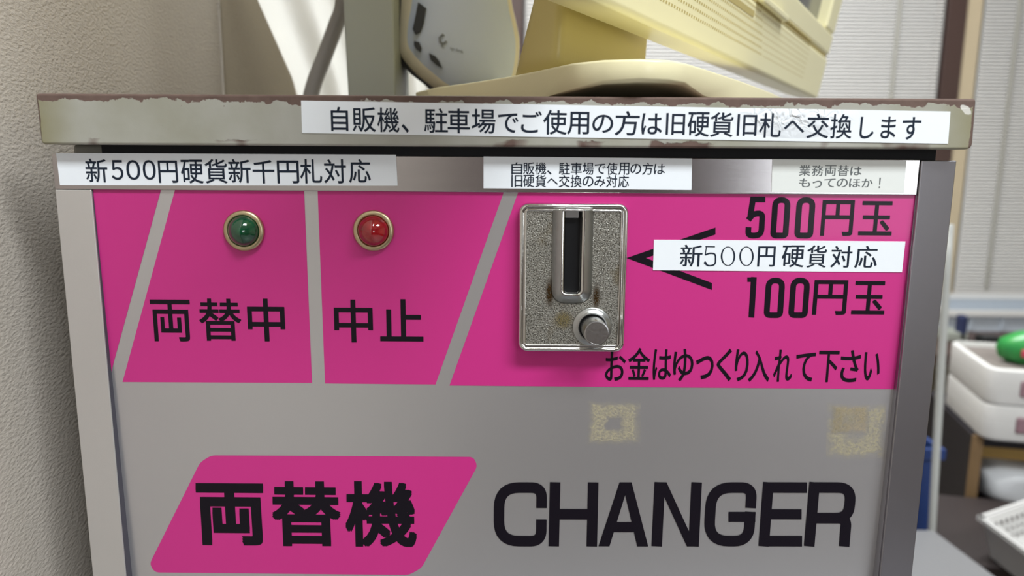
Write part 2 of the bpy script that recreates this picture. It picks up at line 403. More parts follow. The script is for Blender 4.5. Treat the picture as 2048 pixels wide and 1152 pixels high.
blind(wx0 + .05, mx0 - .012, 'white slatted blind in the window behind the cream monitor', [wx0 + .25, c1])
c2 = W(2030, 60, YB - .05).x
blind(mx2 + .004, wx1 - .06, 'white slatted blind right of the brown window mullion', [c2, c2 + .5])

# wall behind the photographer with its window (seen only as reflections)
bm = bmesh.new()
ox0, ox1, oz0, oz1 = .98, 1.62, .8, 1.9
box_bm(bm, (XL, YF, 0), (ox0, YF + .1, H)); box_bm(bm, (ox1, YF, 0), (XR, YF + .1, H))
box_bm(bm, (ox0, YF, 0), (ox1, YF + .1, oz0)); box_bm(bm, (ox0, YF, oz1), (ox1, YF + .1, H))
struct(from_bm('wall_front', bm, mat('mauve_grey_wall_paint', rgb(140, 128, 126), .8, var=.03, vscale=3)))
fw = struct(box('window_2', (ox0, YF + .02, oz0), (ox1, YF + .03, oz1), M_glass))
for lo, hi in (((ox0 - .03, YF + .1, oz0 - .03), (ox0, YF + .13, oz1 + .03)), ((ox1, YF + .1, oz0 - .03), (ox1 + .03, YF + .13, oz1 + .03)),
               ((ox0, YF + .1, oz1), (ox1, YF + .13, oz1 + .03)), ((ox0, YF + .1, oz0 - .03), (ox1, YF + .13, oz0))):
    box('window_frame', lo, hi, M_wood, fw)
struct(box('door_1', (.28, YF + .1, 0), (.78, YF + .14, 2.0), M_wood))

# ------------------------------------------------------------------ table under the machine
TZ = .75
pa = WZ(1868, 1057, TZ); pb = WZ(1995, 1152, TZ); d = (pb - pa).normalized()
near = pa + d * 1.05
tb = thing('side_table', 'off white table top with a rounded edge under the coin changer', 'table')
lt = Vector((-.176, pa.y, TZ)); ln = Vector((-.176, near.y, TZ))
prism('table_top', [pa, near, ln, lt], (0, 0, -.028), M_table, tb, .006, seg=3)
for x, y in ((-.14, pa.y - .08), (pa.x - .06, pa.y - .08), (-.14, near.y + .06), (near.x - .06, near.y + .06)):
    box('leg', (x - .018, y - .018, 0), (x + .018, y + .018, TZ - .028), M_steel_leg, tb, .003)
place(tb, (.17, (pa.y + near.y) / 2, 0))

# ------------------------------------------------------------------ coin changer
mc = thing('coin_changer', 'grey and magenta coin changer with steel framed front and rusty lid', 'coin changer')
BZ = .752                                      # its foot, just on the table top
lz0 = 1.2030; lz1 = 1.2202; ld = .215
box('body', (-.1555, .0065, BZ + .012), (.1555, ld - .012, lz0 + .0005), M_body, mc, .002)
box('plinth', (-.150, .012, BZ - .0017), (.150, ld - .02, BZ + .012), M_dark, mc)
box('gap_shade_strip', (-.1430, .0035, 1.1985), (.1530, .0064, lz0 + .0002), M_dark, mc, label='dark strip for the shaded gap under the lid')  # dark strip colours in the shade of the gap below the lid
# lid: front outline measured on the plane Y=-.005, built around its own origin so the wear follows its edges
bm = bmesh.new()
fr = [W(*p, -.005) for p in ((70, 186.5), (1953, 197.5), (1945.5, 299), (82, 288.5))]
o0 = Vector((.0003, 0, 1.2029))
fl = [p - o0 for p in fr]
# round the lower right corner
def lerp(a, b, t): return a + (b - a) * t
out = [fl[0], fl[1]]
c = fl[2]; a = c + (fl[1] - c).normalized() * .0025; b_ = c + (fl[3] - c).normalized() * .0025
for j in range(6):
    t = j / 5; out.append(a * (1 - t) ** 2 + 2 * c * t * (1 - t) + b_ * t * t)
c = fl[3]; a = c + (fl[2] - c).normalized() * .0012; b_ = c + (fl[0] - c).normalized() * .0012
out += [a, c * .7 + (a + b_) * .15, b_]
prism_bm(bm, out, (0, ld + .005, 0))
lid = from_bm('lid', bm, M_lid, mc, bevel=.0009, seg=3, label='beige enamelled lid with rust eaten edges'); lid.location = o0

# stainless door frame
def pxprism(name, pxs, Y, depth, m, parent, bevel=.0005, label=None):
    return prism(name, [W(*p, Y) for p in pxs], (0, depth, 0), m, parent, bevel, label)
a_ = W(102, 305, 0); b_ = W(1842, 318, 0)
BOT = BZ + .012
bar_z1 = 1.1998; bar_z0 = 1.1873; xi0, xi1 = -.1461, .1457
box('door_rail', (-.1590, 0, bar_z0), (.1459, .006, bar_z1), M_alu, mc, .0004, 'bright brushed steel top rail')
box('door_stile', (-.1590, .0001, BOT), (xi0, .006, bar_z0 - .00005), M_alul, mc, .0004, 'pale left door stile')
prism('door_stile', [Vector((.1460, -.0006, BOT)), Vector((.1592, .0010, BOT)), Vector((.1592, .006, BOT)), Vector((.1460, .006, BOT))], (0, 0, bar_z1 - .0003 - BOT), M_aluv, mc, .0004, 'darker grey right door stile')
box('inner_edge_strip', (.1457, .0004, BOT), (.1460, .006, bar_z0 - .0001), M_aluv, mc)
box('inner_edge_strip', (xi0, .0006, BOT), (xi0 + .0002, .006, bar_z0 - .0001), mat('inner_edge_shade', rgb(70, 68, 78), .7), mc)  # dark strip paints the shade on the left stile's inner edge
box('door_rail', (xi0, .0002, BOT), (xi1, .006, BOT + .03), M_alu, mc, .0004)
# front plate, leaning back a little towards the bottom
pt = Vector((0, .0010, bar_z0)); pbm = Vector((0, .0042, 1.040))
sl_ = (pbm - pt).normalized(); PN = Vector((0, sl_.z, -sl_.y)).normalized()
if PN.y > 0: PN = -PN
def PL(off=0.0): return on_plane(pt + PN * off, PN)
def zy(z): return pt.y + (z - pt.z) * (pbm.y - pt.y) / (pbm.z - pt.z)
pz0 = .90
q = [Vector((xi0 - .002, zy(bar_z0 + .002), bar_z0 + .002)), Vector((xi1 + .002, zy(bar_z0 + .002), bar_z0 + .002)), Vector((xi1 + .002, zy(pz0), pz0)), Vector((xi0 - .002, zy(pz0), pz0))]
plate = prism('front_panel', q, -PN * .0012, M_panel, mc, label='silver grey plate printed magenta')
q = [Vector((xi0, .0012, BOT + .03)), Vector((xi1, .0012, BOT + .03)), Vector((xi1, .0012, pz0 - .0005)), Vector((xi0, .0012, pz0 - .0005))]
prism('lower_panel', q, (0, .003, 0), M_panel, mc)

f1 = PL(.00008)
X0 = 176; X1 = 1842
def print_poly(pxs, name='print_field', m=M_pink):
    bm = bmesh.new(); flat_poly(bm, pxs, f1); return print_obj(name, bm, m, plate)
print_poly(rpath([(176, 376), (323, 376), (227, 726), (222, 748), (196, 760), (176, 376)][:-1] , [0, 0, 14, 4, 0, 0]))
print_poly([(351, 376), (608, 377), (624, 766), (245, 764)])
print_poly([(635, 377), (1009, 380), (871, 769), (650, 767)])
print_poly([(1038, 380), (1846, 386), (1832, 779), (899, 771)])
print_poly(rpath([(660, 912), (947, 914), (955, 932), (843, 1136), (818, 1150), (310, 1145), (299, 1128), (400, 925), (422, 911), (659, 912)], 9))
# arrow
bm = bmesh.new(); f2 = PL(.00014)
flat_poly(bm, [(1253, 516), (1431, 455), (1431, 469), (1292, 516)], f2); flat_poly(bm, [(1253, 516), (1292, 516), (1424, 566), (1424, 580)], f2)
print_obj('arrow_mark', bm, M_ink, plate)
# gothic lettering on the plate
def lettering(items, m=M_ink, roll=.0078):
    bm = bmesh.new()
    for it in items: text_px(bm, it[0], it[1], f2, PN, it[2] if len(it) > 2 else 0, it[3] if len(it) > 3 else 'round', roll)
    return print_obj('lettering', bm, m, plate)
lettering([('両', (299, 599, 385, 683), 1.0, 'square'), ('替', (396, 597, 485, 682), .9, 'square'), ('中', (493, 597, 572, 683), 1.3, 'square')])
lettering([('中', (667, 599, 747, 685), 1.3, 'square'), ('止', (759, 598, 847, 683), 1.4, 'square')])
def digits(items, wd):
    bm = bmesh.new()
    for ch, b in items:
        x0, y0, x1, y1 = b; h = wd / 2; g = boxmap(x0, y0, x1, y1)
        gw = (x1 - x0) - abs(slope((x0 + x1) / 2, (y0 + y1) / 2)) * (y1 - y0); gh = y1 - y0
        U = h / gw; V = h / gh
        def pth(pts, r): return [g(p[0] / gw, p[1] / gh) for p in rpath([(q_[0] * gw, q_[1] * gh) for q_ in pts], r)]
        if ch == '0':
            p = pth([(.5, V), (1 - U, V), (1 - U, 1 - V), (U, 1 - V), (U, V), (.499, V)], 17)
            strip_px(bm, p, wd, f2)
        elif ch == '5':
            strip_px(bm, pth([(.95, 1 - V), (.14 + U, 1 - V), (.05 + U, .50)], 0), wd, f2); strip_px(bm, pth([(U * .8, .44), (.34, .585), (1 - U, .61), (1 - U, V), (U, V), (U, .27)], [0, 8, 15, 16, 14, 0]), wd, f2)
        elif ch == '1':
            strip_px(bm, pth([(1 - U * .9, 0), (1 - U * .9, 1)], 0), wd, f2); strip_px(bm, pth([(0, 1 - V * .9), (1 - U, 1 - V * .9)], 0), wd * .8, f2)
    return bm
bm = digits([('5', (1490, 393, 1533, 477)), ('0', (1540, 394, 1582, 477)), ('0', (1588, 394, 1632, 477))], 11.5)
text_px(bm, '円', (1640, 400, 1710, 472), f2, PN, 1.0, 'square'); text_px(bm, '玉', (1716, 402, 1789, 471), f2, PN, 1.0, 'square')
print_obj('lettering', bm, M_ink, plate)
bm = digits([('1', (1490, 554, 1513, 635)), ('0', (1527, 555, 1571, 636)), ('0', (1576, 555, 1621, 636))], 11.5)
text_px(bm, '円', (1624, 560, 1697, 630), f2, PN, 1.0, 'square'); text_px(bm, '玉', (1702, 562, 1774, 629), f2, PN, 1.0, 'square')
print_obj('lettering', bm, M_ink, plate)
k = 1 / 2.679
lettering([(ch, (1200 + a * k, 370 + t * k, 1200 + b * k, 370 + bt * k), .7) for ch, a, b, t, bt in (
    ('お', 25, 140, 893, 1050), ('金', 147, 272, 872, 1045), ('は', 280, 386, 880, 1045), ('ゆ', 388, 505, 878, 1052), ('っ', 510, 612, 915, 1042),
    ('く', 620, 712, 876, 1052), ('り', 718, 802, 880, 1052), ('入', 792, 916, 886, 1055), ('れ', 925, 1037, 882, 1055), ('て', 1042, 1158, 897, 1053),
    ('下', 1162, 1285, 888, 1057), ('さ', 1280, 1402, 884, 1057), ('い', 1406, 1508, 895, 1048))])
lettering([('両', (391, 966, 533, 1091), 4.6, 'square'), ('替', (541, 962, 684, 1093), 3.6, 'square'), ('機', (689, 962, 834, 1094), 3.2, 'square')])
# CHANGER, drawn stroke by stroke
bm = bmesh.new(); y0, y1 = 964.5, 1093.0; Wd = 21.0
def L_(x0, x1, yy0=None, yy1=None):
    g = boxmap(x0, y0, x1, y1, .004); gw = (x1 - x0) - abs(slope((x0 + x1) / 2, 1028)) * (y1 - y0); gh = y1 - y0
    def S_(pts, r=0, wd=Wd): strip_px(bm, [g(p[0] / gw, p[1] / gh) for p in rpath(pts, r, 8)], wd, f2)
    return S_, gw, gh
h = Wd / 2
S_, w_, g_ = L_(987, 1094); S_([(w_ - h, g_ * .60), (w_ - h, g_ - h), (h, g_ - h), (h, h), (w_ - h, h), (w_ - h, g_ * .42)], 40)
S_, w_, g_ = L_(1097, 1197); S_([(h, 0), (h, g_)]); S_([(w_ - h, 0), (w_ - h, g_)]); S_([(h, g_ * .50), (w_ - h, g_ * .50)], 0, 21)
S_, w_, g_ = L_(1197, 1301)
for sgn in (0, 1):
    def mxx(x): return w_ - x if sgn else x
    g = boxmap(1197, y0, 1301, y1, .004)
    flat_poly(bm, [g(mxx(x) / w_, y / g_) for x, y in ((0, 0), (22, 0), (w_ * .5, g_ * .80), (w_ * .5, g_), (w_ * .5 - 12, g_))], f2)
S_([(20, g_ * .30), (w_ - 20, g_ * .30)], 0, 20)
S_, w_, g_ = L_(1303, 1404); S_([(h, 0), (h, g_)]); S_([(w_ - h, 0), (w_ - h, g_)])
g = boxmap(1303, y0, 1404, y1, .004); flat_poly(bm, [g(x / w_, y / g_) for x, y in ((6, g_), (24, g_), (w_ - 6, 0), (w_ - 24, 0))], f2)
S_, w_, g_ = L_(1406, 1515); S_([(w_ - h, g_ * .60), (w_ - h, g_ - h), (h, g_ - h), (h, h), (w_ - h, h), (w_ - h, g_ * .54)], 40); S_([(w_ * .47, g_ * .46), (w_ , g_ * .46)], 0, 20)
S_, w_, g_ = L_(1517, 1615); S_([(h, 0), (h, g_)]); S_([(h, h), (w_ - 2, h)]); S_([(h, g_ - h), (w_ , g_ - h)]); S_([(h, g_ * .50), (w_ - 7, g_ * .50)], 0, 20)
S_, w_, g_ = L_(1608, 1714); S_([(h, 0), (h, g_)]); S_([(h, g_ - h), (w_ - h, g_ - h), (w_ - h, g_ * .44), (h, g_ * .44)], [0, 26, 26, 0])
S_([(w_ * .5, g_ * .44), (w_ - h - 4, g_ * .44), (w_ - h - 4, 0)], 22)
print_obj('lettering', bm, M_ink, plate)

# old tape residue on the plate: irregular film with its own edge
def residue(cx, cy, wx, hz, seed, col, fill):
    m = bpy.data.materials.new('tape_residue'); m.use_nodes = True; T = NT(m); b = m.node_tree.nodes['Principled BSDF']
    b.inputs['Roughness'].default_value = .6; b.inputs['Base Color'].default_value = col
    tc = T.n('ShaderNodeTexCoord'); mp = T.n('ShaderNodeMapping'); mp.inputs['Location'].default_value = (seed, seed * 2.3, 0); mp.inputs['Scale'].default_value = (2.6, 1, 2.6); T.l(tc.outputs['Generated'], mp.inputs[0])
    nz = T.n('ShaderNodeTexNoise'); nz.inputs['Scale'].default_value = 2.2; nz.inputs['Detail'].default_value = 7; T.l(mp.outputs[0], nz.inputs[0])
    sp = T.n('ShaderNodeSeparateXYZ'); T.l(tc.outputs['Generated'], sp.inputs[0])
    def dist(o):
        a = T.n('ShaderNodeMath', operation='SUBTRACT'); T.l(sp.outputs[o], a.inputs[0]); a.inputs[1].default_value = .5
        c = T.n('ShaderNodeMath', operation='ABSOLUTE'); T.l(a.outputs[0], c.inputs[0]); return c.outputs[0]
    mxx = T.n('ShaderNodeMath', operation='MAXIMUM'); T.l(dist(0), mxx.inputs[0]); T.l(dist(2), mxx.inputs[1])
    ad = T.n('ShaderNodeMath', operation='MULTIPLY_ADD'); T.l(nz.outputs[0], ad.inputs[0]); ad.inputs[1].default_value = .22; T.l(mxx.outputs[0], ad.inputs[2])   # ~.11 mean added
    cr = T.n('ShaderNodeValToRGB'); e = cr.color_ramp.elements
    e[0].position = .22; e[0].color = (fill,) * 3 + (1,); e[1].position = .60; e[1].color = (0, 0, 0, 1)
    for ps, v in ((.30, .75), (.46, .8), (.52, .25)):
        x = e.new(ps); x.color = (v, v, v, 1)
    T.l(ad.outputs[0], cr.inputs[0])
    mu = T.n('ShaderNodeMath', operation='MULTIPLY'); T.l(cr.outputs[0], mu.inputs[0]); r = T.n('ShaderNodeMapRange'); r.inputs[1].default_value = .3; r.inputs[2].default_value = .6; r.inputs[3].default_value = .10; r.inputs[4].default_value = .55
    n2 = T.n('ShaderNodeTexNoise'); n2.inputs['Scale'].default_value = 9; n2.inputs['Detail'].default_value = 5; T.l(mp.outputs[0], n2.inputs[0]); T.l(n2.outputs[0], r.inputs[0]); T.l(r.outputs[0], mu.inputs[1])
    T.l(mu.outputs[0], b.inputs['Alpha'])
    bm = bmesh.new(); f = PL(.0002)
    flat_poly(bm, [(cx - wx, cy - hz), (cx + wx, cy - hz), (cx + wx, cy + hz), (cx - wx, cy + hz)], f)
    o = print_obj('tape_residue', bm, m, plate, 'yellowed remains of peeled tape')
residue(1228, 846, 54, 46, 3.1, rgb(206, 196, 160), .02)
residue(1712, 862, 60, 58, 8.4, rgb(200, 190, 152), .25)
residue(1700, 838, 38, 30, 5.2, rgb(190, 172, 136), .25)

# label tapes
def sticker(corners, Y, texts, m, ink, label, th=.00012, emb=.0, style='round', roll=.0078):
    bm = bmesh.new(); prism_bm(bm, [W(*p, Y - th) for p in corners], (0, th, 0))
    bmesh.ops.recalc_face_normals(bm, faces=bm.faces)
    s = from_bm('label_tape', bm, m, mc, label=label)
    f = on_plane(Vector((0, Y - th - .00004, 0)), Vector((0, -1, 0))); bm = bmesh.new()
    for body, bx in texts: text_px(bm, body, bx, f, Vector((0, -1, 0)), emb, style, roll)
    print_obj('lettering', bm, ink, s)
    return s
M_stick1 = M_stick.copy(); M_stick1.name = 'white_label_tape_wrinkled'; _T = NT(M_stick1); _b = M_stick1.node_tree.nodes['Principled BSDF']
_p = W(1590, 232, -.0052); _tc = _T.n('ShaderNodeTexCoord'); _mp = _T.n('ShaderNodeMapping', vector_type='TEXTURE'); _mp.inputs['Location'].default_value = _p; _mp.inputs['Scale'].default_value = (.022, .02, .0075)
_T.l(_tc.outputs['Object'], _mp.inputs[0]); _g = _T.n('ShaderNodeTexGradient', gradient_type='SPHERICAL'); _T.l(_mp.outputs[0], _g.inputs[0])
_r = _T.n('ShaderNodeMapRange'); _r.inputs[1].default_value = 0; _r.inputs[2].default_value = .5; _r.inputs[3].default_value = .38; _r.inputs[4].default_value = .10; _T.l(_g.outputs[1], _r.inputs[0]); _T.l(_r.outputs[0], _b.inputs['Roughness'])
_n = _T.n('ShaderNodeTexNoise'); _n.inputs['Scale'].default_value = 240; _n.inputs['Detail'].default_value = 2; _n.inputs['Distortion'].default_value = 1.0; _T.l(_tc.outputs['Object'], _n.inputs['Vector'])
_m = _T.n('ShaderNodeMath', operation='MULTIPLY'); _T.l(_g.outputs[1], _m.inputs[0]); _T.l(_n.outputs[0], _m.inputs[1])
_bp = _T.n('ShaderNodeBump'); _bp.inputs['Strength'].default_value = 1; _bp.inputs['Distance'].default_value = .0022; _T.l(_m.outputs[0], _bp.inputs['Height']); _T.l(_bp.outputs[0], _b.inputs['Normal'])
s1 = sticker([(602, 201), (1901, 223), (1896, 287.5), (604, 266)], -.0051, [], M_stick1, M_inkb, 'long white label along the lid')
# its line of text, character by character so that it follows the slant of the tape
f = on_plane(Vector((0, -.0051 - .00016, 0)), Vector((0, -1, 0))); bm = bmesh.new()
t1 = [('自', 661, 697), ('販', 704, 752), ('機', 754, 799), ('、', 803, 818), ('駐', 848, 896), ('車', 895, 940), ('場', 943, 991), ('で', 996, 1037), ('ご', 1042, 1084),
      ('使', 1086, 1134), ('用', 1134, 1179), ('の', 1184, 1227), ('方', 1229, 1280), ('は', 1282, 1325), ('旧', 1331, 1371), ('硬', 1374, 1420), ('貨', 1419, 1468),
      ('旧', 1473, 1515), ('札', 1517, 1564), ('へ', 1567, 1610), ('交', 1612, 1660), ('換', 1659, 1706), ('し', 1718, 1750), ('ま', 1760, 1794), ('す', 1802, 1844)]
vert = {'、': (.66, 1.0), 'へ': (.30, .78), 'し': (.10, .98), 'ま': (.08, .96), 'す': (.08, 1.0), 'で': (.16, .95), 'ご': (.06, .94), 'の': (.16, .9), 'は': (.08, .94), '自': (0, .98), '用': (.06, .98), '旧': (.06, .94)}
for ch, a, b in t1:
    yc = 213.5 + (a - 661) * .0142; hh = 49.5; v = vert.get(ch, (0, 1))
    text_px(bm, ch, (a, yc + hh * v[0], b, yc + hh * v[1] + .6), f, Vector((0, -1, 0)), .45, 'round', .014)
print_obj('lettering', bm, M_inkb, s1)
s2 = sticker([(112, 306), (792, 309.5), (795, 371.5), (120, 370.5)], -.00005, [], M_stick, M_inkb, 'white label at the left end of the top rail')
f = on_plane(Vector((0, -.00005 - .00016, 0)), Vector((0, -1, 0))); bm = bmesh.new()
for ch, a, b, t, u in (('新', 169, 217, 317, 365), ('５', 221, 248, 320, 360), ('０', 251, 282, 320, 360), ('０', 284, 313, 320, 360), ('円', 315, 357, 321, 366), ('硬', 360, 408, 319, 367), ('貨', 408, 456, 318, 367),
                       ('新', 455, 503, 318, 366), ('千', 504, 550, 320, 367), ('円', 553, 599, 321, 367), ('札', 599, 645, 318, 367), ('対', 647, 693, 318, 367), ('応', 697, 742, 318, 366)):
    text_px(bm, ch, (a, t, b, u), f, Vector((0, -1, 0)), .45, 'round', .004)
print_obj('lettering', bm, M_inkb, s2)
def line(bm, f, s, x0, x1, ya, yb, emb, style, small='', dr=.003, pitch=None):
    n = len(s); p = (x1 - x0) / n
    for i, ch in enumerate(s):
        a = x0 + i * p + .6; b = x0 + (i + 1) * p - .6; t = ya; u = yb; hh = yb - ya
        if ch in '、': a, b, t, u = a, a + p * .4, ya + hh * .66, yb
        elif ch in 'っ': a += p * .08; b -= p * .08; t = ya + hh * .3
        elif ch in 'へ': t = ya + hh * .28; u = yb - hh * .22
        elif ch in 'のほかもてでみはか': t = ya + hh * .10; u = yb - hh * .06
        elif ch in '!！': a, b = (a + b) / 2 - 2.6, (a + b) / 2 + 2.6; ch = '！'
        text_px(bm, ch, (a, t + (a - x0) * dr, b, u + (a - x0) * dr), f, Vector((0, -1, 0)), emb, style, dr)
s3 = sticker([(967, 313), (1384, 317), (1383, 380), (967, 376.5)], -.00005, [], M_stick, M_inkb, 'white label with two crowded lines of text')
f = on_plane(Vector((0, -.00005 - .00016, 0)), Vector((0, -1, 0))); bm = bmesh.new()
line(bm, f, '自販機、駐車場で使用の方は', 1022, 1331, 324.5, 349, .25, 'round'); line(bm, f, '旧硬貨へ交換のみ対応', 1022, 1259, 349.5, 374.5, .25, 'round')
print_obj('lettering', bm, M_inkb, s3)
s4 = sticker([(1545, 318.5), (1813, 321), (1808, 387), (1543, 384)], -.00005, [], M_tape, M_ink4, 'clear greyish label tape at the right of the top rail')
f = on_plane(Vector((0, -.00005 - .00016, 0)), Vector((0, -1, 0))); bm = bmesh.new()
line(bm, f, '業務両替は', 1597, 1725, 330, 352, .35, 'mincho'); line(bm, f, 'もってのほか!', 1597, 1772, 354.5, 376, .35, 'mincho')
print_obj('lettering', bm, M_ink4, s4)
# label over the arrow (lies on the front plate)
fa = PL(.0003); bm = bmesh.new(); cs = [(1308, 479.5), (1811, 483), (1804, 544.5), (1306, 540.5)]
prism_bm(bm, [fa(*p) for p in cs], -PN * .00018)
s5 = from_bm('label_tape', bm, M_stick, mc, label='white label across the black arrow')
fb = PL(.00035); bm = bmesh.new()
for ch, a, b, t, u in (('新', 1359, 1406, 489, 534), ('円', 1514, 1552, 492, 534), ('硬', 1562, 1610, 490, 535), ('貨', 1612, 1655, 490, 536), ('対', 1660, 1706, 491, 536), ('応', 1708, 1757, 491, 537)):
    text_px(bm, ch, (a, t, b, u), fb, PN, .55, 'mincho', .006)
def serif0(cx, w2, t, u):
    g = []; n = 28; cy = (t + u) / 2; hh = (u - t) / 2
    o_ = [(cx + w2 * math.cos(6.2832 * i / n), cy + hh * math.sin(6.2832 * i / n)) for i in range(n)]
    i_ = [(cx + (w2 - 3.4) * math.cos(6.2832 * i / n), cy + (hh - 1.5) * math.sin(6.2832 * i / n)) for i in range(n)]
    A = [bm.verts.new(fb(*p)) for p in o_]; B = [bm.verts.new(fb(*p)) for p in i_]
    for i in range(n): bm.faces.new((A[i], A[(i + 1) % n], B[(i + 1) % n], B[i]))
serif0(1456, 14.5, 493, 532); serif0(1493, 14.5, 493, 532)
strip_px(bm, [(1430, 493.5), (1411, 493)], 2.2, fb); strip_px(bm, [(1413, 493), (1410.5, 510)], 2.0, fb)
strip_px(bm, rpath([(1410.5, 510), (1418, 506.5), (1431, 507), (1431, 530), (1416, 532), (1409, 526)], 12), 3.0, fb)
strip_px(bm, [(1408.5, 524), (1413, 528)], 5.0, fb)
print_obj('lettering', bm, M_inkb, s5)

# ---- pilot lamps
def lens_mat(name, deep, bright):
    m = mat(name, deep, .08, 0, c2=bright, vscale=260, coat=1.0)
    b = m.node_tree.nodes['Principled BSDF']; b.inputs['Coat Roughness'].default_value = .03
    return m
def lamp(px, py, m, label):
    p = PL()(px, py); c = (p.x, p.z); y0 = p.y; s = .0001757
    R = 41.5 * s; r = 31.5 * s; bm = bmesh.new()
    loft_bm(bm, [ring(c, R, y0), ring(c, R, y0 - .0012), ring(c, R - .0004, y0 - .0016), ring(c, r + .0005, y0 - .0019), ring(c, r, y0 - .0017), ring(c, r, y0 - .0004)])
    bz = from_bm('pilot_lamp', bm, M_brass, mc, True, label)
    bm = bmesh.new()
    prof = [(1, .0008), (1, .0018), (.93, .0026), (.75, .0038), (.5, .0049), (.25, .0056), (.08, .0060), (.0, .0060)]
    rings = [ring(c, r * .985 * max(a, .004), y0 - d_) for a, d_ in prof]
    loft_bm(bm, rings); from_bm('lens', bm, m, bz, True)
lamp(489.5, 461, lens_mat('green_lens', rgb(2, 16, 14), rgb(4, 96, 58)), 'green conical lens in a brass ring')
lamp(748, 461, lens_mat('red_lens', rgb(60, 2, 12), rgb(196, 10, 28)), 'red conical lens in a brass ring')

# ---- coin slot plate
yp = zy(1.16); Yf = -.0026; Yr = -.0016
Q = lambda px, py, Y: W(px, py, Y)
a = Q(1041, 409, Yf); b = Q(1246.5, 702, Yf); x0, x1, z1, z0 = a.x, b.x, a.z, b.z - .0002
pc = Vector(((x0 + x1) / 2, 0, (z0 + z1) / 2))
bm = bmesh.new()
def RR(i, y, r): return [v - pc for v in rrect(x0 + i, x1 - i, z0 + i, z1 - i, max(r - i * .6, .0004), y, 6)]
loft_bm(bm, [RR(-.0004, yp, .003), RR(-.0004, Yf + .0012, .003), RR(0, Yf, .003), RR(.0006, Yf - .0002, .003), RR(.0009, Yf, .0028), RR(.0011, Yf + .0006, .0026), RR(.0016, Yf + .0006, .0024), RR(.0018, Yf + .0002, .0022), RR(.0022, Yf + .0002, .0021), RR(.0024, Yr, .002)], cap0=True, cap1=False)
cp = from_bm('coin_slot_plate', bm, M_chrome, mc, True, 'chromed coin slot plate'); cp.location = pc
inv = Matrix.Translation(-pc)
# textured field (one sheet with the housing and dish standing on it)
bm = bmesh.new(); loft_bm(bm, [RR(.0022, Yr, .002), RR(.0022, Yr - .0002, .002)]); from_bm('textured_field', bm, M_sand, cp, label='sand textured nickel field')
def HX(px, py, Y): return Q(px, py, Y)
def hc(pl, pr, pb, Y, r, topz):
    A = Q(pl, 500, Y); B = Q(pr, 500, Y); C_ = Q(1145, pb, Y)
    return [v - pc for v in rrect(A.x, B.x, C_.z, topz, r, Y, 6, .0003)]
tz = z1 - .0017
bm = bmesh.new()
loft_bm(bm, [hc(1103, 1186, 608, Yr, .0048, tz), hc(1105, 1184, 605, Yr - .0009, .0046, tz), hc(1120, 1171, 594, Yr - .0030, .0024, tz),
             hc(1122, 1169, 592, Yr - .0033, .0022, tz - .0001)], cap1=False)
h1 = from_bm('slot_housing', bm, M_smooth, cp, True)
bm = bmesh.new()
loft_bm(bm, [hc(1122, 1169, 592, Yr - .0033, .0022, tz - .0001), hc(1126, 1165, 590, Yr - .0034, .0018, tz - .0002), hc(1128, 1163, 588, Yr - .0030, .0016, tz - .0004), hc(1129, 1161, 586, Yr - .0006, .0014, tz - .0006),
             hc(1130.5, 1159, 584, Yr - .0003, .0012, tz - .001)], cap0=False, cap1=False)
from_bm('slot_lip', bm, M_chrome, h1, True)
bm = bmesh.new(); loft_bm(bm, [hc(1130, 1160, 585, Yr - .00045, .0012, tz - .0008), hc(1130, 1160, 585, Yr - .0003, .0012, tz - .0008)]); from_bm('slot_throat', bm, M_black, h1, label='black coin slot')
A = Q(1131, 418, Yr - .0018); B = Q(1157, 436, Yr - .0018)
box('slot_stop', (A.x, Yr - .0019, B.z), (B.x, Yr - .0006, A.z), M_smooth, h1, .0002, Mx=inv)
# dish and return knob
kc = Q(1184, 653, Yr); c = (kc.x - pc.x, kc.z - pc.z); s = .000178; bm = bmesh.new()
loft_bm(bm, [ring(c, 40.5 * s, Yr - .0001), ring(c, 40 * s, Yr - .0006), ring(c, 38 * s, Yr - .0009), ring(c, 32 * s, Yr - .0009), ring(c, 31 * s, Yr - .0016), ring(c, 28.5 * s, Yr - .0018), ring(c, 27 * s, Yr - .0012), ring(c, 25.8 * s, Yr - .0002)])
dish = from_bm('knob_dish', bm, M_smooth, cp, True)
bm = bmesh.new(); loft_bm(bm, [ring(c, 26.4 * s, Yr - .0005), ring(c, 26.4 * s, Yr - .0006)]); from_bm('knob_well', bm, M_black, dish)
kt = Q(1193.5, 666.5, Yr - .0085); cb = Q(1185, 654.5, Yr - .0005); r_ = 25.9 * .000171
def ring2(f_, r, y):
    cc = (cb.x + (kt.x - cb.x) * f_ - pc.x, cb.z + (kt.z - cb.z) * f_ - pc.z); return ring(cc, r, y)
bm = bmesh.new()
loft_bm(bm, [ring2(0, r_, Yr - .0006), ring2(.95, r_, Yr - .0081), ring2(1, r_ * .97, Yr - .0085), ring2(1, r_ * .9, Yr - .00855), ring2(1, r_ * .89, Yr - .00845)])
kn = from_bm('return_knob', bm, M_knob, cp, True, 'turned steel return button')
md = kn.modifiers.new('b', 'EDGE_SPLIT'); md.split_angle = math.radians(40)
place(mc, (0, .1, BZ - .002))

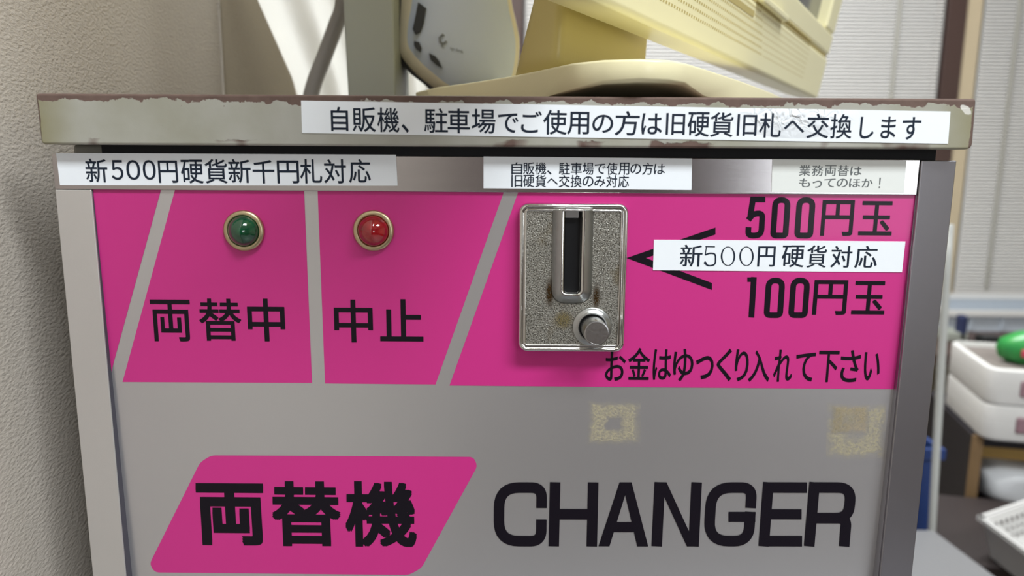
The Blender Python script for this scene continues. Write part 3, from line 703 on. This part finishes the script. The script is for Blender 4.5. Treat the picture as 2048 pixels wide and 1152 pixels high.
# ------------------------------------------------------------------ monitor on the lid
LT = 1.2204
mn = thing('computer_monitor', 'yellowed cream desktop monitor on a foot, seen from below', 'monitor')
ang = math.radians(31); u = Vector((math.sin(ang), math.cos(ang), 0)); nv = Vector((math.cos(ang), -math.sin(ang), 0))
P0 = WZ(1614, 190, 1.25); P1 = WZ(1201, 6, 1.25); u = (P0 - P1).normalized(); nv = Vector((u.y, -u.x, 0))
O = P0 + u * .055
lean = math.radians(10); vv = (Vector((0, 0, 1)) * math.cos(lean) + nv * math.sin(lean)).normalized(); nn = vv.cross(u); nn = nn if nn.dot(nv) > 0 else -nn
MM = Matrix((u, nn, vv)).transposed().to_4x4(); MM.translation = O       # local x along the face (far end = 0), y out of the face, z up the face
Wm = .56; Hm = .40
def mbox(name, lo, hi, m, parent=mn, bevel=.0, label=None, seg=3): return box(name, lo, hi, m, parent, bevel, label, MM, seg)
# bezel as a frame around the screen
_a = MM.inverted() @ WN(1652, 110, O, nn); _b = MM.inverted() @ WN(1654, 56, O, nn); gz = _a.z; sz = _b.z; sr = -_b.x
bm = bmesh.new()
box_bm(bm, (-Wm, -.026, 0), (0, 0, gz - .0012), MM)
bz = from_bm('chin', bm, M_cream, mn, bevel=.003, seg=3)
mbox('chin_seam', (-Wm + .002, -.022, gz - .003), (-.002, -.0016, gz + .003), M_vent)
mbox('bezel', (-Wm, -.026, gz + .0012), (0, 0, sz), M_cream, bevel=.0025)
mbox('bezel', (-sr, -.026, sz), (0, 0, Hm - .04), M_cream, bevel=.0025)
mbox('bezel', (-Wm, -.026, sz), (-Wm + .045, 0, Hm - .04), M_cream, bevel=.0025)
mbox('bezel', (-Wm, -.026, Hm - .04), (0, 0, Hm), M_cream, bevel=.0025)
mbox('screen', (-Wm + .045, -.016, sz - .001), (-sr, -.009, Hm - .04), M_screen)
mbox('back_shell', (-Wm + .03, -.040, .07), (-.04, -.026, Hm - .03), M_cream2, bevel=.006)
# vent holes in rows along the chin
bm = bmesh.new()
for r in range(9):
    for i in range(88):
        x = -.50 + i * .0034; z = .010 + r * .0034
        if x > -.235 - r * .004: continue
        box_bm(bm, (x, -.001, z), (x + .0017, .00008, z + .0011), MM)
v = from_bm('vent_holes', bm, M_vent, mn); v['kind'] = 'stuff'
bm = bmesh.new()
for r in range(9):
    z = .010 + r * .0034; box_bm(bm, (-.232 - r * .004, -.001, z), (-.09, .00004, z + .0005), MM)
v = from_bm('vent_grooves', bm, mat('shallow_groove', rgb(222, 208, 158), .5), mn); v['kind'] = 'stuff'
mbox('control_flap', (-.275, 0, .034), (-.205, .0042, gz + .002), M_cream, bevel=.0012)
mbox('flap_slot', (-.335, -.001, gz - .010), (-.275, .0003, gz - .007), M_vent)
# foot: rounded corner plate
def foot_ring(sc, z, ins):
    pts = [(-.047, .395), (-.034, .367), (-.018, .345), (.002, .314), (.0125, .293), (.0235, .270), (.033, .2605), (.045, .257), (.055, .2595), (.0625, .268), (.0735, .285), (.099, .3265), (.1316, .384), (.150, .42), (.146, .438), (.13, .445), (.03, .440), (-.02, .424), (-.042, .410)]
    P_ = [Vector((x, y + CAM.y, z)) for x, y in pts]; c = Vector((.045, .38 + CAM.y, z)); out = []
    for p in P_:
        q_ = p + (c - p).normalized() * ins
        if z < LT + .006:                                  # the rim is cut up in an arch at the front corner
            t_ = min(1, max(0, ((Vector((p.x, p.y, 0)) - Vector((.052, .257 + CAM.y, 0))).length - .012) / .035)); t_ = t_ * t_ * (3 - 2 * t_)
            q_.z -= t_ * (z - LT - .0001) * .85
        out.append(q_)
    return out
bm = bmesh.new()
loft_bm(bm, [foot_ring(1, LT + .0001, .0500), foot_ring(1, LT + .0040, .0180), foot_ring(1, LT + .0042, .0040), foot_ring(1, LT + .0043, .0016), foot_ring(1, LT + .0050, .0006), foot_ring(1, LT + .0056, .0002), foot_ring(1, LT + .0106, .0), foot_ring(1, LT + .0113, .0003), foot_ring(1, LT + .0116, .0012), foot_ring(1, LT + .0119, .006), foot_ring(1, LT + .0122, .03)])
ft = from_bm('foot_plate', bm, M_foot, mn, False)
for p in ft.data.polygons: p.use_smooth = True
_e = ft.modifiers.new('e', 'EDGE_SPLIT'); _e.split_angle = math.radians(50)
# neck
Bn = Vector((.020, .300 + CAM.y, 0))
def neck_ring(z, ins, k=0.):
    w_ = .098 - ins; t_ = .024 + k; B0 = Bn - nv * k * .2
    pts = [B0, B0 + u * w_, B0 + u * w_ - nv * t_, B0 + u * .004 - nv * t_]
    out = []
    for i, p in enumerate(pts):
        a, b = pts[i - 1], pts[(i + 1) % 4]
        for t in (0, .5, 1):
            r = .005; A_ = p + (a - p).normalized() * r; B_ = p + (b - p).normalized() * r
            out.append(A_ * (1 - t) ** 2 + 2 * p * t * (1 - t) + B_ * t * t)
    return [Vector((q.x, q.y, z)) for q in out]
bm = bmesh.new(); loft_bm(bm, [neck_ring(LT + .008, 0, 0), neck_ring(LT + .020, 0, -.003), neck_ring(LT + .045, 0, -.009), neck_ring(LT + .07, 0, -.010), neck_ring(LT + .13, 0, -.010)])
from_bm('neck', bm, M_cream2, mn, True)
for x, y in ((.10, .41), (.00, .41), (.05, .33)):
    bm = bmesh.new(); loft_bm(bm, [[Vector((x + .007 * math.cos(a * .5236), y + CAM.y + .007 * math.sin(a * .5236), z)) for a in range(12)] for z in (LT - .0001, LT + .003)])
    from_bm('rubber_foot', bm, M_black, mn)
place(mn, (.045, .1, LT))

# ------------------------------------------------------------------ wifi router
rt = thing('wifi_router', 'white upright router with black slots, standing beside the monitor foot', 'router')
YR = .170
def rp(px, py, Y=YR): return W(px, py, Y)
def outl(pxs, Y):
    P_ = [rp(x, y, Y) for x, y in pxs]; return P_
full = [(804, -150), (802, 0), (799, 60), (797, 104), (808, 122), (828, 145), (852, 165), (878, 183), (905, 191), (960, 193), (1020, 190), (1034, 150), (1041, 90), (1034, 50), (1021, 0), (1012, -150)]
inner = [(834, -150), (826, 0), (815, 50), (814, 90), (826, 108), (845, 128), (868, 148), (893, 168), (915, 178), (960, 182), (1013, 178), (1026, 148), (1033, 92), (1026, 52), (1014, 4), (1004, -146)]
dome = [(860, -140), (850, 0), (842, 50), (842, 84), (853, 100), (872, 118), (890, 132), (906, 148), (925, 158), (960, 164), (1000, 160), (1010, 140), (1016, 92), (1010, 54), (1000, 8), (990, -136)]
def soften(P, it=2):
    for _ in range(it):
        Q_ = []
        for i in range(len(P)):
            a, b = P[i], P[(i + 1) % len(P)]; Q_ += [(a[0] * .75 + b[0] * .25, a[1] * .75 + b[1] * .25), (a[0] * .25 + b[0] * .75, a[1] * .25 + b[1] * .75)]
        P = Q_
    return P
full, inner, dome = soften(full), soften(inner), soften(dome)
bm = bmesh.new(); loft_bm(bm, [outl(full, YR + .030), outl(full, YR + .002), outl([(x * .92 + y_ * .08, a * .92 + b * .08) for (x, a), (y_, b) in zip(full, inner)], YR), outl(inner, YR - .0015)], cap1=False)
from_bm('shell', bm, M_rim, rt, True, 'warm white side shell')
bm = bmesh.new(); loft_bm(bm, [outl(inner, YR - .0015), outl(dome, YR - .0045), outl([((x - 930) * .4 + 930, (y - 70) * .5 + 50) for x, y in dome], YR - .0065)], cap0=False)
from_bm('face', bm, M_router, rt, True, 'cool white domed face')
def chip(name, pxs, m, Y=YR - .0022, d=.002): prism(name, [rp(x, y, Y) for x, y in pxs], (0, d, 0), m, rt, .0002)
chip('port_slot', [(836, 4), (852, 16), (847, 45), (840, 64), (830, 68), (825, 58), (829, 40)], M_darkpl, YR - .0062, .008)
chip('button', [(828, 82), (838, 84), (843, 96), (840, 104), (832, 98), (828, 90)], M_darkpl, YR - .0050, .006)
chip('button', [(858, 106), (870, 112), (878, 122), (884, 136), (874, 131), (861, 119)], M_darkpl, YR - .0058, .008)
# black seam band along the lower left edge
sm = [(796, 96), (806, 116), (827, 139), (852, 158), (880, 175), (905, 188)]
bm = bmesh.new(); lo_ = []; hi_ = []
for i, (x, y) in enumerate(sm):
    ww = 9 + (i > 3) * 6; lo_.append((x - ww * .6, y + ww)); hi_.append((x, y))
prism_bm(bm, [rp(x, y, YR + .004) for x, y in hi_ + lo_[::-1]], (0, .022, 0)); from_bm('base_band', bm, M_darkpl, rt, label='black band around the base')
prism('stand', [Vector((rp(868, 180, YR).x, YR + .004, LT + .0001)), Vector((rp(1010, 180, YR).x, YR + .004, LT + .0001)), Vector((rp(1000, 180, YR).x, YR + .004, LT + .008)), Vector((rp(878, 180, YR).x, YR + .004, LT + .008))], (0, .022, 0), M_darkpl, rt)
# logo: hexagon swirl and faint word
bm = bmesh.new(); fl_ = lambda px, py: W(px, py, YR - .0068)
hexp = [(886 + 7.5 * math.cos(a * math.pi / 3 + .4), 79 + 9 * math.sin(a * math.pi / 3 + .4)) for a in range(5)]
strip_px(bm, hexp, 4, fl_); strip_px(bm, [(884, 68), (889, 72)], 3, fl_); strip_px(bm, [(884, 88), (885, 94)], 3, fl_)
bm2 = print_obj('logo', bm, M_logo, rt)
bm = bmesh.new(); vs, fs = glyph('tp-link'); V = []
for s_, t_ in vs:
    x = 900 + 27 * s_; y = 101 - 8.5 * t_ + 8 * s_ ; V.append(bm.verts.new(fl_(x, y)))
for q in fs:
    try: bm.faces.new([V[i] for i in q])
    except ValueError: pass
print_obj('lettering', bm, M_logo, rt)
place(rt, (rp(930, 185).x, YR + .01, LT))

# grey-green upright metal box left of the router
A = W(697, 186, .150); B = W(791, 186, .150)
bx = box('power_unit', (A.x, .150, LT + .0002), (B.x, .205, LT + .22), M_greyplate, None, .0012)
A0 = W(686, 60, .150)
bx.data.transform(Matrix.Translation(-Vector((A.x, .15, LT)))); bx.location = Vector((A.x, .15, LT))
sh = (W(684, 0, .15).x - A.x) / (W(684, 0, .15).z - LT)
for v_ in bx.data.vertices:
    if v_.co.z > .1 and v_.co.x < .01: v_.co.x += sh * v_.co.z * .8
tag(bx, 'tall sage grey metal box standing between the white cloth and the router', 'box')

# grey cable rising behind the lid
cb_ = tube('power_cable', [W(600, 330, .222), W(622, 190, .222), W(650, 110, .222), W(672, 50, .222), W(686, 0, .222), W(690, -160, .222), W(692, -420, .222)], .0050, M_cable)
tag(cb_, 'thick grey cable hanging in front of the white cloth', 'cable')

# added white cloth stands in for lit wall, edge slanted along the shade line
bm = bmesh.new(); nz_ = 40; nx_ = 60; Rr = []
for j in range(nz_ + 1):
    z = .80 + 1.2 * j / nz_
    xe = -.1445 - (z - 1.236) * .42                      # slanted edge of the lit area
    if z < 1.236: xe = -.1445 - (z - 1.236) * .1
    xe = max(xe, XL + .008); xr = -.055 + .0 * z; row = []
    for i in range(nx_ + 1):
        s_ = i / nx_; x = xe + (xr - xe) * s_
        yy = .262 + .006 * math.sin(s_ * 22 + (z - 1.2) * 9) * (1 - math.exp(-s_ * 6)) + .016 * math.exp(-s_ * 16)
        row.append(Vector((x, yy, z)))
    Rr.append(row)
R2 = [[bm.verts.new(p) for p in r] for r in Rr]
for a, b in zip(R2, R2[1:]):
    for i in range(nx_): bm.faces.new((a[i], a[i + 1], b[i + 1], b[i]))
cu = from_bm('wall_lighting_cloth', bm, M_cloth, None, True); sd = cu.modifiers.new('s', 'SOLIDIFY'); sd.thickness = .0012
tag(cu, 'white cloth standing in for the lit part of the left wall behind the coin changer', 'wall_lighting_cloth')

bm = bmesh.new(); Rr = []  # added taupe cloth carries the wall's shade up to the white cloth's edge
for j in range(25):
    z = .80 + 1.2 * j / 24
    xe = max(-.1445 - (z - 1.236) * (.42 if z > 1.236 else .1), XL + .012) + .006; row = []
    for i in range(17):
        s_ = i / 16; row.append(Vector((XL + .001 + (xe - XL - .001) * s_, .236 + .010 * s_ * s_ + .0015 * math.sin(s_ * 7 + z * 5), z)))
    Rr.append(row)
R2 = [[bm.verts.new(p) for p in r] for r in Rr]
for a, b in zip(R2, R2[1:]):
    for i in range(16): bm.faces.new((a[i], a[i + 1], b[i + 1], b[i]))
dr = from_bm('wall_shade_cloth', bm, mat('taupe_wall_shade_cloth', rgb(152, 142, 124), .9, var=.04, vscale=500, bump=.3, bscale=800), None, True); sd = dr.modifiers.new('s', 'SOLIDIFY'); sd.thickness = .0012
tag(dr, 'taupe grey cloth added for the shaded part of the left wall beside the white cloth', 'wall_lighting_cloth')

# ------------------------------------------------------------------ right background
# leaning pale pole just behind the machine's right side
Yp = .628
tp = W(1899, 449, Yp); bt = W(1864, 1052, Yp)
dirp = (bt - tp); bt2 = tp + dirp * ((tp.z - .0) / (tp.z - bt.z))
pl = tube('leaning_pole', [bt2 + Vector((0, .0, .002)), bt, tp], .0046, M_pole, None, 12, 4)
tag(pl, 'thin pale pole leaning behind the right side of the coin changer', 'pole')
# black cabinet, its side towards the machine
YC = .86
e0 = W(1974, 835, YC); e1 = W(1950, 1045, YC); cxs = (e0.x + e1.x) / 2
ctz = W(1975, 872, YC).z
cz0 = 0.0
cb1 = thing('open_cabinet', 'black cabinet with wood edged open front under the white cases', 'cabinet')
CD = .24; CWd = .62
box('side_panel', (cxs - .018, YC + .002, 0), (cxs, YC + CD, ctz), M_cab, cb1, .001)
box('side_panel', (cxs + CWd, YC + .002, 0), (cxs + CWd + .018, YC + CD, ctz), M_cab, cb1, .001)
box('back_panel', (cxs, YC + CD - .01, 0), (cxs + CWd, YC + CD, ctz - .016), M_cab, cb1)
box('top_panel', (cxs, YC + .002, ctz - .018), (cxs + CWd, YC + CD - .01, ctz - .0002), M_cab, cb1)
shz = W(2010, 1004, YC + .05).z
for z in (shz, .35, .06): box('shelf', (cxs, YC + .004, z - .016), (cxs + CWd, YC + CD - .011, z), M_cab, cb1)
box('edge_strip', (cxs - .018, YC - .002, 0), (cxs - .002, YC + .002, ctz), M_edge, cb1, label='brown wood edge strip')
place(cb1, (cxs + CWd / 2, YC + CD / 2, 0))
# cabinet contents
Hs = ctz - .018 - shz; 
c0 = W(1982, 925, YC + .10)
ct = box('carton', (cxs + .012, YC + .06, shz + .0765), (cxs + .10, YC + .20, shz + .103), M_card, None, .002); tag(ct, 'tan cardboard carton on top of the bundled white bags', 'carton')
ct2 = box('paper_stack', (cxs + .010, YC + .055, shz + .1035), (cxs + .13, YC + .20, shz + .113), M_tray, None, .002); tag(ct2, 'thin stack of white paper lying on the tan carton', 'paper')
def lump(name, c, r, m, label, cat, seed=0, sq=.0, group=None):
    bm = bmesh.new(); bmesh.ops.create_icosphere(bm, subdivisions=4, radius=1)
    rn = random.Random(seed); ph = [rn.uniform(0, 6) for _ in range(6)]
    for v_ in bm.verts:
        p = v_.co; k_ = 1 + .07 * math.sin(5 * p.x + ph[0]) * math.sin(6 * p.z + ph[1]) + .05 * math.sin(9 * p.y + ph[2] + 4 * p.x)
        e_ = lambda t: math.copysign(abs(t) ** .6, t)
        v_.co = Vector((e_(p.x) * r[0], e_(p.y) * r[1], max(-r[2], e_(p.z) * r[2] * (k_ if p.z > -.5 else 1)))) if True else p
        v_.co.x *= k_; v_.co.y *= k_
    o = from_bm(name, bm, m, None, True); o.location = c; return tag(o, label, cat, group)
lump('plastic_bag', Vector((cxs + .075, YC + .11, shz + .0385)), (.060, .085, .037), M_bag, 'crumpled white plastic bag on the cabinet shelf under the tan carton', 'bag', 1)
lump('cloth_bundle', Vector((cxs + .185, YC + .10, shz + .0525)), (.036, .06, .050), M_bagb, 'navy cloth bundle beside the tan carton in the cabinet', 'cloth', 3)

PIV = Vector((cxs, YC, 0)); RZ = -math.radians(13)
def swing(o):
    Rm = Matrix.Rotation(RZ, 4, 'Z'); l = Vector(o.location); o.location = PIV + Rm @ (l - PIV); o.rotation_euler.z = RZ
# stacked white cases on the cabinet
fc = W(1967, 800, YC - .02)
zA = W(1975, 868, YC - .02).z; zB = W(1975, 803, YC - .02).z; zC = W(1975, 738, YC - .02).z
M_inlay = mat('brownish_grey_lining', rgb(120, 112, 108), .6, var=.1)
def sharp(o):
    e = o.modifiers.new('e', 'EDGE_SPLIT'); e.split_angle = math.radians(32)
def case(z0, z1, label, top):
    t = thing('storage_case', label, 'case', 'white cases stacked on the cabinet')
    y0, y1 = YC - .022, YC + .17; x0 = fc.x + .010; x1 = x0 + .45
    bm = bmesh.new()
    def rr(i, z, r=.022):
        out = []
        for cx, cy, a0 in ((x1 - r, y0 + r, -90), (x1 - r, y1 - r, 0), (x0 + r, y1 - r, 90), (x0 + r, y0 + r, 180)):
            for q_ in range(6):
                a = math.radians(a0 + 18 * q_); out.append(Vector((cx + (r - i) * math.cos(a), cy + (r - i) * math.sin(a), z)))
        return out
    h_ = z1 - z0
    loft_bm(bm, [rr(.005, z0), rr(.0008, z0 + .003), rr(0, z0 + .006), rr(0, z0 + h_ * .50 - .0006), rr(.0006, z0 + h_ * .50)]); sharp(from_bm('tray', bm, M_tray, t, True))
    bm = bmesh.new(); loft_bm(bm, [rr(.0006, z0 + h_ * .50), rr(0, z0 + h_ * .50 + .0006), rr(0, z1 - .005), rr(.001, z1 - .002), rr(.004, z1 - .0004), rr(.008, z1 - .0003), rr(.009, z1 - .003), rr(.010, z1 - .009)]); sharp(from_bm('cover', bm, M_tray, t, True))
    bm = bmesh.new(); loft_bm(bm, [rr(.0103, z1 - .0088), rr(.0103, z1 - .0080)]); from_bm('inlay', bm, M_inlay, t, label='brownish grey sunken top')
    for k_ in (.044, .36):
        box('latch', (x0 + k_, y0 - .004, z0 + h_ * .28), (x0 + k_ + .030, y0 + .004, z0 + h_ * .72), M_latch, t, .003)
    place(t, ((x0 + x1) / 2, (y0 + y1) / 2, z0))
zm = (zA + zC) / 2
base_z = ctz
case(base_z, (base_z + zC) / 2, 'lower white latched case, resting directly on the black cabinet', False)
case((base_z + zC) / 2 + .0003, zC, 'upper white latched case with the green packet lying on it', True)
tz_ = zC - .0082
A = WZ(1992, 722, tz_ + .001); A = Vector((A.x, min(A.y, YC + .30), 0))
g0 = W(1992, 715, YC + .12)
sp_ = thing('snack_packet', 'green packet with red print on the upper white case', 'packet')
gx = g0.x - .052; gy = YC + .03
bm = bmesh.new(); nseg = 8; rows_ = []
for zz, hw in ((.0, .03), (.010, .045), (.026, .050), (.040, .044), (.052, .02)):
    rows_.append([Vector((gx + .055 + (hw + .010) * math.cos(6.2832 * a / 16) + .004 * math.sin(3 * a), gy + .03 + .03 * (hw / .05) * math.sin(6.2832 * a / 16), tz_ + .0005 + zz)) for a in range(16)])
loft_bm(bm, rows_); from_bm('wrapper', bm, M_green, sp_, True)
for (dx, dz, w2, h2) in ((.020, .016, .026, .012), (.034, .030, .016, .012), (.066, .014, .026, .012)):
    box('red_print', (gx + dx, gy - .0025, tz_ + dz), (gx + dx + w2, gy + .008, tz_ + dz + h2), M_red, sp_, .002)
place(sp_, (gx + .055, gy + .03, tz_))
for o in list(COL.objects):
    if o.parent is None and (o.name.split('.')[0] in ('open_cabinet', 'carton', 'paper_stack', 'plastic_bag', 'cloth_bundle', 'storage_case', 'snack_packet')): swing(o)

# long counter along the back wall with a pale crate and odds on it
kt_z = W(1960, 694, 1.55).z
ctr = thing('back_counter', 'dark counter running below the window behind the white cases', 'counter')
cx0 = .60
box('counter_top', (cx0, 1.48, kt_z - .03), (XR - .05, YB - .065, kt_z), M_wood, ctr, .002)
for x in (cx0 + .02, 1.7, XR - .12): box('leg', (x, 1.50, 0), (x + .05, 1.56, kt_z - .03), M_wood, ctr); box('leg', (x, YB - .14, 0), (x + .05, YB - .08, kt_z - .03), M_wood, ctr)
place(ctr, ((cx0 + XR) / 2, 1.8, 0))
cr = thing('storage_crate', 'pale blue frosted crate on the counter below the window', 'crate')
yq = 1.72; q0 = W(1897, 622, yq); qz1 = W(1960, 621, yq).z; x0, x1 = q0.x, q0.x + .62
for lo, hi, nm, m_ in (((x0, yq, kt_z + .0005), (x1, yq + .006, qz1 - .012), 'side_wall', M_crate), ((x0, yq + .244, kt_z + .0005), (x1, yq + .25, qz1 - .012), 'side_wall', M_crate),
                   ((x0, yq + .006, kt_z + .0005), (x0 + .006, yq + .244, qz1 - .012), 'side_wall', M_crate), ((x1 - .006, yq + .006, kt_z + .0005), (x1, yq + .244, qz1 - .012), 'side_wall', M_crate),
                   ((x0 + .006, yq + .006, kt_z + .0005), (x1 - .006, yq + .244, kt_z + .006), 'base', M_crate)):
    box(nm, lo, hi, m_, cr)
bm = bmesh.new(); box_bm(bm, (x0 - .01, yq - .010, qz1 - .014), (x1 + .01, yq + .008, qz1)); box_bm(bm, (x0 - .01, yq + .242, qz1 - .014), (x1 + .01, yq + .26, qz1))
box_bm(bm, (x0 - .01, yq + .008, qz1 - .014), (x0 + .008, yq + .242, qz1)); box_bm(bm, (x1 - .008, yq + .008, qz1 - .014), (x1 + .01, yq + .242, qz1)); from_bm('rim', bm, M_tray, cr, label='bluish white rim')
for i in range(7): box('rib', (x0 + .06 + i * .085, yq - .006, kt_z + .004), (x0 + .066 + i * .085, yq, qz1 - .014), M_crate, cr)
place(cr, ((x0 + x1) / 2, yq + .12, kt_z))
p = W(1907, 682, 1.62)
o = box('flashlight', (p.x, 1.60, kt_z + .0005), (p.x + .022, 1.625, W(1907, 632, 1.6).z), M_bagb, None, .006); tag(o, 'dark navy upright bottle in front of the pale crate', 'bottle')
o.name = 'dark_bottle'
p = W(1957, 690, 1.58)
o = box('small_black_box', (p.x, 1.56, kt_z + .0005), (p.x + .045, 1.60, kt_z + .022), M_darkpl, None, .003); tag(o, 'small black box lying before the pale crate', 'box')
o = box('grey_case', (p.x - .07, 1.60, kt_z + .0005), (p.x - .015, 1.66, kt_z + .025), M_greyplate, None, .004); tag(o, 'small grey case between the navy bottle and the black box', 'case')
# dark window blackout gap below the sill
# deep blue bin seen between the machine and the pole
p = W(1846, 905, .66); p2 = W(1876, 905, .66)
bb = thing('blue_bin', 'deep blue plastic bin on the floor behind the pale pole', 'bin')
zt = W(1860, 900, .66).z; xb0, xb1 = p.x - .07, p2.x + .004
def bring(i, z): return [Vector(q_) for q_ in ((xb0 + i, .66 + i, z), (xb1 - i, .66 + i, z), (xb1 - i, .82 - i, z), (xb0 + i, .82 - i, z))]
bm = bmesh.new(); loft_bm(bm, [bring(.012, .0005), bring(.0, zt), bring(.004, zt), bring(.016, .01)]); from_bm('bin_body', bm, M_blue, bb)
bm = bmesh.new(); loft_bm(bm, [bring(-.004, zt - .012), bring(-.004, zt + .002), bring(.003, zt + .002)], False, False); from_bm('rim', bm, M_blue, bb)
place(bb, ((xb0 + xb1) / 2, .74, 0))

# low dark bench with a white perforated basket in front of the cabinet
bzt = W(1990, 1100, .68).z
bn = thing('low_bench', 'low dark brown bench standing in front of the black cabinet', 'bench')
bz0x = pa.x + .10
box('bench_top', (bz0x, .615, bzt - .03), (bz0x + .8, .838, bzt), mat('blackish_brown_bench', rgb(50, 42, 42), .5), bn, .002)
for x in (bz0x + .01, bz0x + .74):
    for y in (.625, .78): box('leg', (x, y, 0), (x + .04, y + .04, bzt - .03), M_wood, bn)
place(bn, (bz0x + .4, .73, 0)); swing(bn)
bk = thing('perforated_basket', 'white plastic basket with square holes on the dark bench', 'basket')
rimz = bzt + .055
cA = WZ(1964, 1033, rimz); cA2 = WZ(2048, 1004, rimz); cB2 = WZ(2042, 1090, rimz)
ua = Vector(((cA2 - cA).x, (cA2 - cA).y, 0)).normalized(); ub = Vector(((cB2 - cA).x, (cB2 - cA).y, 0)).normalized()
La, Lb = .13, .17
def bpt(s_, t_, z): return Vector((cA.x, cA.y, 0)) + ua * s_ + ub * t_ + Vector((0, 0, z))
def wall_basket(p, q, inx, nh, nv_):
    """tapered perforated wall from top edge p-q, drawn as a grid of bars"""
    bm = bmesh.new(); L = (q - p).length; d_ = (q - p).normalized(); i_ = inx.normalized()
    def bar(s0, s1, z0, z1):
        P_ = []
        for s_, z in ((s0, z0), (s1, z0), (s1, z1), (s0, z1)):
            sh_ = (1 - z) * .014; s2 = sh_ + s_ * (L - 2 * sh_)
            P_.append(p + d_ * s2 + i_ * sh_ + Vector((0, 0, -(1 - z) * .0542)))
        prism_bm(bm, P_, i_ * .002)
    if nh == 0:
        bar(0, 1, 0, 1); return from_bm('solid_wall', bm, M_tray, bk)
    bar(0, 1, .78, 1); bar(0, 1, 0, .22)
    for a in range(1, nv_): bar(0, 1, .22 + .56 * a / nv_ - .05, .22 + .56 * a / nv_ + .05)
    for a in range(nh + 1):
        c_ = .06 + .88 * a / nh; bar(c_ - .022 if a else 0, c_ + .022 if a < nh else 1, .22, .78)
    return from_bm('perforated_wall', bm, M_tray, bk)
P00, P10, P11, P01 = bpt(0, 0, rimz), bpt(La, 0, rimz), bpt(La, Lb, rimz), bpt(0, Lb, rimz)
wall_basket(P00, P10, ub, 9, 3); wall_basket(P10, P11, -ua, 11, 3); wall_basket(P11, P01, -ub, 9, 3); wall_basket(P01, P00, ua, 0, 3)
bm = bmesh.new(); i_ = .0141
prism_bm(bm, [bpt(i_, i_, bzt + .0004), bpt(La - i_, i_, bzt + .0004), bpt(La - i_, Lb - i_, bzt + .0004), bpt(i_, Lb - i_, bzt + .0004)], (0, 0, .003)); from_bm('base', bm, M_tray, bk)
bm = bmesh.new()
for a, b in ((P00, P10), (P10, P11), (P11, P01), (P01, P00)):
    dd = (b - a).normalized(); n3 = Vector((-dd.y, dd.x, 0)); prism_bm(bm, [a - dd * .004 - n3 * .004, b + dd * .004 - n3 * .004, b + dd * .004 + n3 * .004, a - dd * .004 + n3 * .004], (0, 0, -.006))
from_bm('rim', bm, M_tray, bk)
place(bk, bpt(La / 2, Lb / 2, bzt))
# ceiling fixtures around the lamps
for x, y in ((.68, -.80), (.42, 1.15)):
    o = thing('ceiling_light', 'white fluorescent ceiling fitting ' + ('over the photographer' if y < 0 else 'over the room by the window'), 'ceiling light')
    box('housing', (x - .63, y - .17, 2.44), (x + .63, y + .17, H), M_ceil, o, .004)
    place(o, (x, y, H))
